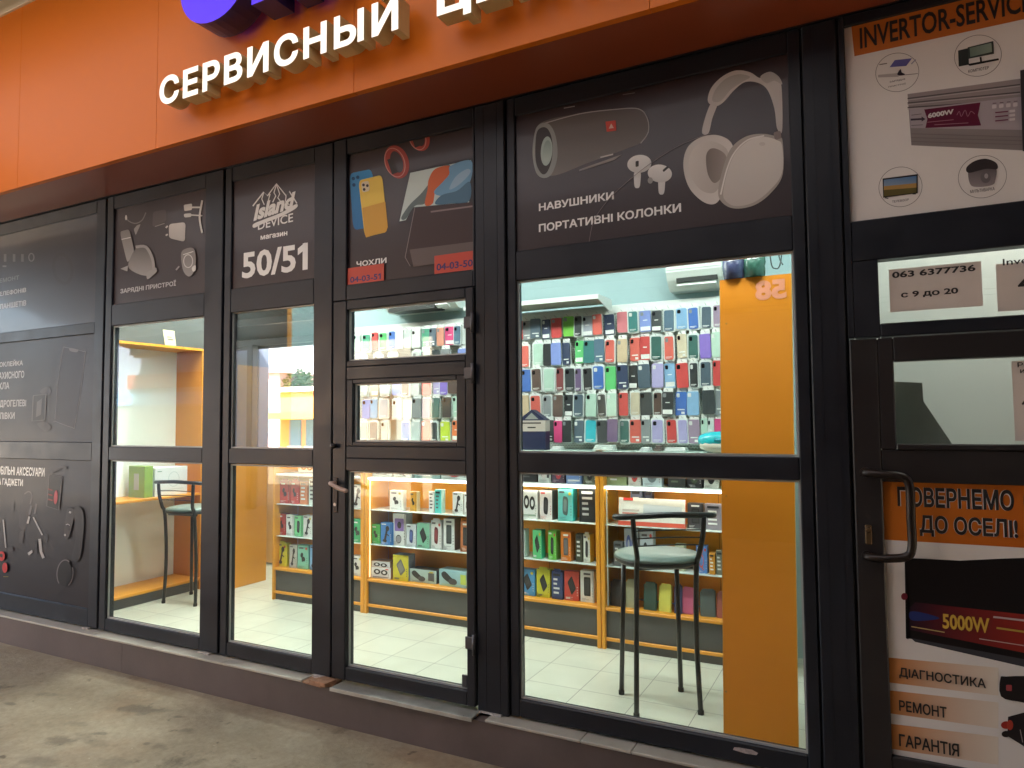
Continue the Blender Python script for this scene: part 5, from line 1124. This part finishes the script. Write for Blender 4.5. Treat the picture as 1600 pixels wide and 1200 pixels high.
def soft_pack(label, px0, px1, py0, c, lumps):
    p0, p1 = W(px0, 436, .44), W(px1, 436, .44); zt2 = W(px0, py0, .44).z; rl = random.Random(int(px0)); w = p1.x - p0.x; h = zt2 - oa.z - .002; mb = MB(); n, k = 9, 6
    for side in (0, 1):
        o0 = len(mb.v)
        for b_ in range(k + 1):
            for a_ in range(n + 1):
                u, v = a_ / n, b_ / k; bulge = math.sin(math.pi * u) ** .5 * math.sin(math.pi * min(1, v * .8 + .2)) ** .5
                y = .44 + (-1 if side == 0 else 1) * (.01 + .035 * bulge + rl.uniform(-.006, .006) * bulge)
                mb.v.append(Vector((p0.x + w * u + rl.uniform(-.003, .003), y, oa.z + .002 + h * v * (1 - .10 * abs(u - .45)))))
        for b_ in range(k):
            for a_ in range(n):
                q = [o0 + b_ * (n + 1) + a_, o0 + b_ * (n + 1) + a_ + 1, o0 + (b_ + 1) * (n + 1) + a_ + 1, o0 + (b_ + 1) * (n + 1) + a_]
                if side: q.reverse()
                mb.f.append(q); mb.m.append(0); mb.sm.append(True)
    t = tag(mb.build("wrapped_pack", mat("wrap_" + label.split()[1], c, .22, noise=.5, nscale=16, bump=.5, bscale=35, coat=.4)), label, "pack")
    q = MB(); q.box(p0.x + w * .1, p1.x - w * .1, .425, .455, oa.z - .002, oa.z + .012, 0, .003); q.build("bottom_seam", mat("wrap_" + label.split()[1], c), t)
soft_pack("crumpled blue plastic pack lying on top of the orange board", 1131, 1163, 402, (.07, .08, .17), 3)
soft_pack("crumpled green plastic pack beside the blue one on the orange board", 1163, 1196, 399, (.05, .15, .11), 3)
mb = MB(); cm = mat("hanging_cable", (.05, .07, .07), .4); ca = W(1203, 402, .3)
mb.tube(smooth([(ca.x, .3, 2.7), (ca.x, .3, 2.35), (ca.x + .02, .29, 2.27), (ca.x + .05, .3, 2.34), (ca.x + .06, .32, 2.8)], 6, False), .003, 6)
mb.tube(smooth([(ca.x + .03, .31, 2.7), (ca.x + .035, .3, 2.36), (ca.x + .055, .28, 2.28)], 6, False), .003, 6)
tag(mb.build("cable", cm), "thin dark cables hanging over the top corner of the orange board", "cable")
mb = MB(); c0 = XP(1247, 520, -.15); mb.box(-.162, -.136, .3, .42, 1.75, 2.28, 0, .004); mb.box(-.17, -.162, .33, .39, 1.95, 2.1, 0, .002)
tag(mb.build("electric_box", mat("grey_blue_box", (.22, .28, .30), .4)), "slim grey electric box on the partition behind the orange board", "electric box")

# ---- white display case on the left wall
XF, XBK = -5.10, -5.44
ct = XP(250, 539, XF).z; cs = XP(240, 778, XF).z; cb_ = .30
cs_ = thing("display_case", "open white case with orange edges and shelves beside the left stool", "display case", (-5.27, .6, .2))
mb = MB(); mb.box(XBK, XBK + .012, .075, YR - .03, .24, ct - .012); mb.build("back_panel", mat("mint_white_board", (.78, .82, .76), .45), cs_)
mb = MB(); mb.box(XBK, XF, YR - .03, YR - .012, .2, ct, 0, .002); mb.build("end_panel", mat("orange_inner_panel", (.60, .22, .03), .45, noise=.05), cs_)
mb = MB(); mb.box(XF + .001, XF + .006, YR - .032, YR - .008, .2, ct); mb.box(XF + .001, XF + .006, .075, YR - .032, ct - .016, ct + .003); mb.build("front_edge", ORANGE, cs_)
mb = MB(); mb.box(XBK, XF, .075, YR - .03, ct - .012, ct, 0, .001); mb.build("top_board", ORANGE, cs_)
mb = MB(); mb.box(XBK + .012, XF, .075, YR - .03, cs - .02, cs, 0, .002); mb.build("shelf", ORANGE, cs_)
mb = MB(); mb.box(XBK, XF + .02, .075, YR - .03, cb_ - .02, cb_, 0, .002); mb.build("bottom_shelf", ORANGE, cs_)
mb = MB(); mb.box(XBK, XF - .01, .08, YR - .04, .2, cb_ - .02); mb.build("kick_panel", KICK, cs_)
mb = MB(); mb.box(XF - .004, XF + .004, .062, .075, .2, ct); mb.build("near_edge", WHITE, cs_)
pp = XP(219, 775, -5.2); q = local_thing("box_file", "green and white box file on the shelf of the white case", "box file", (-5.25, pp.y, cs + .001)); mb = MB(); mb.box(-.1, .1, 0, .075, 0, .25, 0, .003); mb.build("cover", mat("leaf_green_card", (.26, .42, .05), .45, noise=.1), q)
mb = MB(); mb.box(-.03, .03, -.0015, -.0002, .06, .19); mb.build("spine_label", mat("pale_grey_card", (.45, .5, .40), .5), q)
pp = XP(232, 770, -5.2); q = local_thing("white_carton", "large white carton standing beside the green box file", "carton", (-5.24, pp.y + .02, cs + .001)); mb = MB(); mb.box(-.09, .09, 0, .30, 0, .23, 0, .003); mb.build("body", mat("white_carton_board", (.72, .76, .76), .5, noise=.03), q)
mb = MB(); mb.ell = None
A = Art(0); A.map = lambda u, v, yy: Vector((.0905 + .0002 * A.k, u, v)); A.ring(.17, .13, .05, .06, .004, (.45, .55, .55)); A.line([(.02, .05), (.26, .05)], .004, (.5, .58, .58)); A.line([(.02, .20), (.06, .20)], .008, (.25, .4, .3)); A.build("printed_side", PRINTM, q)
nt = XP(268, 540, -5.12); q = local_thing("price_card", "pale yellow price card leaning on top of the white case", "card", (-5.13, nt.y, ct + .002)); mb = MB(); mb.prism([(0, -.05, 0), (0, .05, 0), (.0, .03, .13), (.0, -.075, .13)], (.002, 0, 0)); mb.build("sheet", mat("pale_yellow_paper", (.72, .66, .40), .7), q)
mb = MB(); mb.box(.0021, .0026, -.03, .02, .05, .06); mb.box(.0021, .0026, -.035, .005, .07, .078); mb.build("printed_line", mat("grey_ink", 0), q)
# corridor pieces behind the narrow window
mb = MB(); mb.box(-4.875, -4.85, 1.13, 1.60, .2, 2.1, 0, .003); tag(mb.build("side_board", ORANGE), "plain orange board beside the passage behind the narrow window", "board")
mb = MB(); mb.box(-5.575, -4.44, 2.1, 2.12, .22, 2.1, 0, .003); tag(mb.build("rear_board", mat("pale_orange_board", (.72, .36, .10), .5, noise=.05)), "pale orange board at the back of the passage left of the racks", "board")

# ---- bar stools
SEAT = mat("grey_green_vinyl", (.17, .24, .215), .36, noise=.06, nscale=12, coat=.08)
def stool(label, loc, rz, seat_m):
    t = local_thing("bar_stool", label, "bar stool", loc, "black bar stools in the shop", rz); H = .715
    mb = MB(); mb.lathe([(.02, H - .012), (.175, H - .012), (.200, H - .004), (.212, H + .010), (.205, H + .022), (.16, H + .030), (.02, H + .034)], (0, 0, 0), 36); mb.build("seat", seat_m, t)
    mb = MB(); mb.lathe([(.02, H - .022), (.190, H - .022), (.208, H - .010), (.211, H + .004), (.204, H + .006), (.198, H - .006), (.02, H - .008)], (0, 0, 0), 36); mb.build("seat_frame", BLACKM, t)
    for sx in (-1, 1):
        for sy in (-1, 1):
            f = Vector((.156 * sx, .142 * sy, 0)); tp = Vector((.138 * sx, .120 * sy, H - .02)); mb = MB()
            if sy < 0: mb.tube(smooth([f, f.lerp(tp, .5), (.146 * sx, -.152, H - .03), (.150 * sx, -.178, H + .04), (.165 * sx, -.192, H + .13), (.172 * sx, -.196, H + .225)], 5, False), .0125, 10)
            else: mb.tube([f, f.lerp(tp, .5), tp], .0125, 10)
            lg = mb.build("leg", BLACKM, t)
            fb = MB(); fb.lathe([(.015, 0), (.015, .018), (.013, .022)], (f.x, f.y, 0), 12); fb.build("foot_cap", mat("black_rubber", (.01, .01, .01), .7), lg)
    mb = MB(); mb.tube(smooth([(-.245, -.135, H + .222), (-.215, -.178, H + .226), (-.11, -.204, H + .232), (0, -.212, H + .236), (.11, -.204, H + .232), (.215, -.178, H + .226), (.245, -.135, H + .222)], 5, False), .0145, 10); mb.build("top_rail", BLACKM, t)
    for k, z in enumerate((.09, .125, .16)):
        mb = MB(); mb.tube(smooth([(-.164 - .002 * k, -.192, H + z), (0, -.206, H + z + .006), (.164 + .002 * k, -.192, H + z)], 6, False), .0035, 6); mb.build("back_wire", BLACKM, t)
    for sy in (-1, 1):
        mb = MB(); mb.tube([(-.138, .120 * sy, H - .028), (.138, .120 * sy, H - .028)], .009, 8); mb.build("cross_bar", BLACKM, t)
    return t
stool("black bar stool with grey green round seat in front of the right rack", (-.977, .459, .2), math.radians(32.6), SEAT)
stool("black bar stool beside the white display case in the tall left window", (-4.835, .834, .2), math.radians(8), SEAT)

# ================================================================ ACROSS THE PASSAGE (seen in the glass)
can = thing("passage_canopy", "dark corrugated canopy over the passage, mirrored in the narrow window", "canopy", (-5, -3, 3))
def zc(y): return 4.74 + (y + .6) * .265       # slopes down away from the shop
mb = MB()
def sheet(mb, x0, x1, ya, yb, pitch=.19, amp=.02):
    n = int((x1 - x0) / (pitch / 2)); 
    for i in range(n):
        xa, xb = x0 + (x1 - x0) * i / n, x0 + (x1 - x0) * (i + 1) / n; za, zb_ = (amp if i % 2 else -amp), (-amp if i % 2 else amp)
        mb.add([(xa, ya, zc(ya) + za), (xb, ya, zc(ya) + zb_), (xb, yb, zc(yb) + zb_), (xa, yb, zc(yb) + za)], [(0, 1, 2, 3)])
sheet(mb, -14, 4, -6.5, -3.6); sheet(mb, -14, -8, -3.6, .3); sheet(mb, -.4, 4, -3.6, .3); sheet(mb, -8, -.4, -1.05, .3); mb.build("roof_sheet", mat("grey_corrugated_sheet", (.13, .14, .16), .5, metal=.2), can)
mb = MB(); sheet(mb, -8, -.4, -3.6, -1.05)  # unseen translucent band added to bring more light onto the shopfront
def fill_skylight():
    m = bpy.data.materials.new("added_skylight"); m.use_nodes = True; n, l = m.node_tree.nodes, m.node_tree.links; n.remove(n["Principled BSDF"])
    t = n.new("ShaderNodeBsdfTranslucent"); t.inputs[0].default_value = (.130, .122, .120, 1); l.new(t.outputs[0], n["Material Output"].inputs[0]); return m
mb.build("added_skylight_sheet", fill_skylight(), can)
STEEL = mat("blue_grey_steel", (.10, .12, .15), .45, metal=.3)
for y in (-6.45, -5.6, -4.7, -3.6, -2.3, -1.05):
    mb = MB(); mb.box(-14, 4, y - .04, y + .04, zc(y) - .14, zc(y) - .025); mb.build("beam", STEEL, can)
mb = MB(); mb.box(-14, 4, -6.56, -6.5, zc(-6.5) - .18, zc(-6.5) + .04); mb.build("fringe", STEEL, can)
for x in (-10.35, -6.6, -2.0, 2.2):
    mb = MB(); mb.box(x - .07, x + .07, -6.47, -6.33, 0, zc(-6.4) - .14, 0, .006)
    tag(mb.build("canopy_column", STEEL), {-10.35: "steel column beside the blue wall, mirrored in the narrow window", -6.6: "steel column at the corner of the closed stall across the passage", -2.0: "steel column in the middle of the closed stalls across the passage", 2.2: "steel column at the far right of the stalls across the passage"}[x], "column")
st = thing("market_stall", "row of closed dark stalls across the passage from the shop", "stall", (-1.5, -6.9, 0))
mb = MB(); mb.box(-6.5, 4, -9, -6.7, 0, 3.35); mb.build("wall", mat("dark_stall_wall", (.11, .10, .095), .6, noise=.2, nscale=1.5), st)
for i, x in enumerate((-6.2, -4.0, -1.7, .5)):
    mb = MB()
    for k in range(13): mb.box(x, x + 1.9, -6.7, -6.675 - .012 * (k % 2), .15 + .18 * k, .325 + .18 * k)
    mb.build("shutter", mat(("brown", "grey", "rust", "slate")[i] + "_shutter", ((.20, .13, .09), (.22, .21, .2), (.26, .13, .07), (.14, .15, .17))[i], .45, metal=.2), st)
eb = thing("light_blocking_building", "plain brown building added to block light from the right end of the passage", "building", (4.4, -4, 0))
mb = MB(); mb.box(4.05, 4.8, -9, -.1, 0, 5.2); mb.build("wall", mat("added_building_render", (.34, .28, .24), .85, noise=.15, nscale=1.2), eb)  # unseen block added to keep light off the right of the shopfront
mb = MB(); mb.box(4.0, 4.05, -4.4, -3.3, 0, 2.1); mb.build("door", mat("added_building_door", (.07, .06, .06), .5), eb)
# parts kiosk far left
kk = thing("parts_kiosk", "grey kiosk across the passage mirrored in the tall left window", "kiosk", (-13.5, -6.2, 0))
mb = MB(); mb.box(-17, -10.5, -6.95, -6.7, 0, 4.6); mb.build("wall", mat("blue_grey_cladding", (.27, .33, .43), .5), kk)
mb = MB(); mb.box(-14.8, -11.2, -6.7, -6.66, .9, 1.95); mb.build("window", mat("pale_display", (.22, .25, .24), .3), kk)
mb = MB(); mb.box(-14.8, -11.2, -6.665, -6.64, 2.0, 2.25); mb.build("blue_banner", mat("light_blue_banner", (.20, .42, .66), .5), kk)
mb = MB(); mb.box(-14.4, -12.0, -6.7, -6.63, 2.35, 2.65); mb.build("red_banner", mat("brick_red_banner", (.36, .10, .07), .5), kk)
s1, s2 = W(205, 512, 6.6), W(345, 500, 6.6)
sg3 = thing("parts_sign", "white oval sign for spare parts mirrored at the top of the tall window", "sign", (-13, -6.6, 2.9))
mb = MB(); mb.lathe([(1.25, 0), (1.25, .03)], ((s1.x + s2.x) / 2, -6.66, s1.z + .12), 40, axis='y', sy=.22); mb.build("board", mat("sign_white", (.62, .62, .58), .5), sg3)
xm = (s1.x + s2.x) / 2
def back_text(body, x0, x1, z0, z1, par, m):      # lettering that faces the shop
    v, f, nz = raw_text(body, .03); a, b, c, d = bbox(v); q = MB()
    q.add([(x1 + (x0 - x1) * (p.x - a) / (b - a), -6.625, z0 + (z1 - z0) * (p.y - c) / (d - c)) for p in v], f); q.build("lettering", m, par)
back_text("ЗАПЧАСТИНИ", xm - .95, xm + .85, s1.z + .0, s1.z + .11, sg3, KEY); back_text("ПАС", xm - .35, xm + .35, s1.z + .17, s1.z + .31, sg3, KEY)
# the street beyond the gap
def house(label, x0, x1, y0, y1, h, wall_c, roof_c, win, gable=False, trim=None):
    t = thing("street_house", label, "building", ((x0 + x1) / 2, y1, 0)); mb = MB(); mb.box(x0, x1, y0, y1, 0, h); mb.build("wall", mat("wall_" + label.split()[0] + label.split()[1], wall_c, .8, noise=.05), t)
    mb = MB()
    if gable: mb.prism([(x0 - .2, y1 + .2, h), (x1 + .2, y1 + .2, h), ((x0 + x1) / 2, y1 + .2, h + 1.1)], (0, y0 - y1 - .4, 0))
    else: mb.box(x0 - .12, x1 + .12, y0 - .1, y1 + .14, h, h + .16)
    mb.build("roof", mat("roof_" + label.split()[0] + label.split()[1], roof_c, .7), t)
    for a, b, c, d in win:
        q = MB(); q.box(a, b, y1, y1 + .03, c, d); wf = q.build("window", mat("street_window", (.12, .2, .26), .15), t)
        q = MB(); q.box(a - .05, b + .05, y1 + .001, y1 + .07, c - .06, c - .001); q.build("sill", mat("sign_white", 0), wf)
    if trim:
        for a, b, c, d, e in trim: q = MB(); q.box(a, b, y1, y1 + e, c, d); q.build("awning", mat("yellow_awning", (.72, .42, .06), .5), t)
    return t
# positions follow the mirror image
def MP(px, py, d): p = W(px, py, d); return p.x, -d, p.z
house("pink gabled house across the street mirrored in the narrow window", MP(402, 640, 19)[0], MP(438, 640, 19)[0] - .1, -24, -19, MP(420, 583, 19)[2], (.62, .40, .42), (.42, .36, .36), [(MP(412, 640, 19)[0], MP(422, 640, 19)[0], 1.2, 2.3)], True)
house("orange low shop with yellow awning across the street", MP(437, 640, 15)[0], MP(520, 640, 15)[0], -18.5, -15, MP(460, 612, 15)[2], (.66, .30, .08), (.60, .57, .52), [(MP(452, 660, 15)[0], MP(470, 660, 15)[0], .8, 1.7), (MP(478, 660, 15)[0], MP(494, 660, 15)[0], .8, 1.7)], False, [(MP(438, 650, 15)[0], MP(520, 650, 15)[0], MP(460, 655, 15)[2], MP(460, 645, 15)[2], .9)])
house("teal two storey house behind the orange low shop", MP(434, 600, 24)[0], MP(476, 600, 24)[0], -30, -24, MP(450, 572, 24)[2], (.34, .52, .54), (.40, .14, .08), [(MP(443, 600, 24)[0], MP(450, 600, 24)[0], 3.6, 5.0)], False)
house("pale blue block behind the orange low shop", MP(478, 600, 26)[0], MP(560, 600, 26)[0], -34, -26, MP(490, 560, 26)[2], (.50, .60, .68), (.45, .45, .47), [(MP(484, 600, 26)[0], MP(490, 600, 26)[0], 3.8, 5.4), (MP(497, 600, 26)[0], MP(505, 600, 26)[0], 3.8, 5.4)], False)
house("grey warehouse across the street left of the pink house", -40, MP(398, 640, 22)[0], -30, -22, 3.6, (.50, .49, .48), (.3, .3, .32), [(-30, -28.5, 1, 2.4)], False)
house("long cream block across the street behind the stalls", MP(560, 600, 26)[0] + 1, 14, -34, -24, 6.5, (.60, .54, .44), (.34, .2, .15), [(-8 + 3 * k, -6.6 + 3 * k, 3.6, 5.0) for k in range(6)], False)
tx, ty, tz = MP(463, 590, 20)
tr = thing("street_tree", "small green tree behind the orange low shop across the street", "tree", (tx, ty, 0))
mb = MB(); mb.tube([(tx, ty, 0), (tx + .05, ty, 1.6), (tx - .05, ty, 3.2)], [.14, .11, .05], 8)
for k in range(5): a = k * 1.3; mb.tube([(tx, ty, 2 + .2 * k), (tx + .7 * math.cos(a), ty + .7 * math.sin(a), 2.9 + .25 * k)], [.05, .02], 6)
mb.build("trunk", mat("bark", (.13, .09, .06), .9), tr)
rt = random.Random(2); mb = MB()
for k in range(1500):
    u = Vector((rt.gauss(0, 1), rt.gauss(0, 1), rt.gauss(0, 1))).normalized() * (rt.random() ** .4); p = Vector((tx, ty, 3.0)) + Vector((u.x * 1.0, u.y * 1.0, u.z * .95)); d = Vector((rt.gauss(0, 1), rt.gauss(0, 1), rt.gauss(0, 1))).normalized() * .13; e = d.orthogonal().normalized() * .06
    mb.add([p - d, p + e, p + d, p - e], [(0, 1, 2, 3)])
mb.build("crown", mat("leaf_green", (.07, .13, .04), .7, noise=.3, nscale=2), tr)
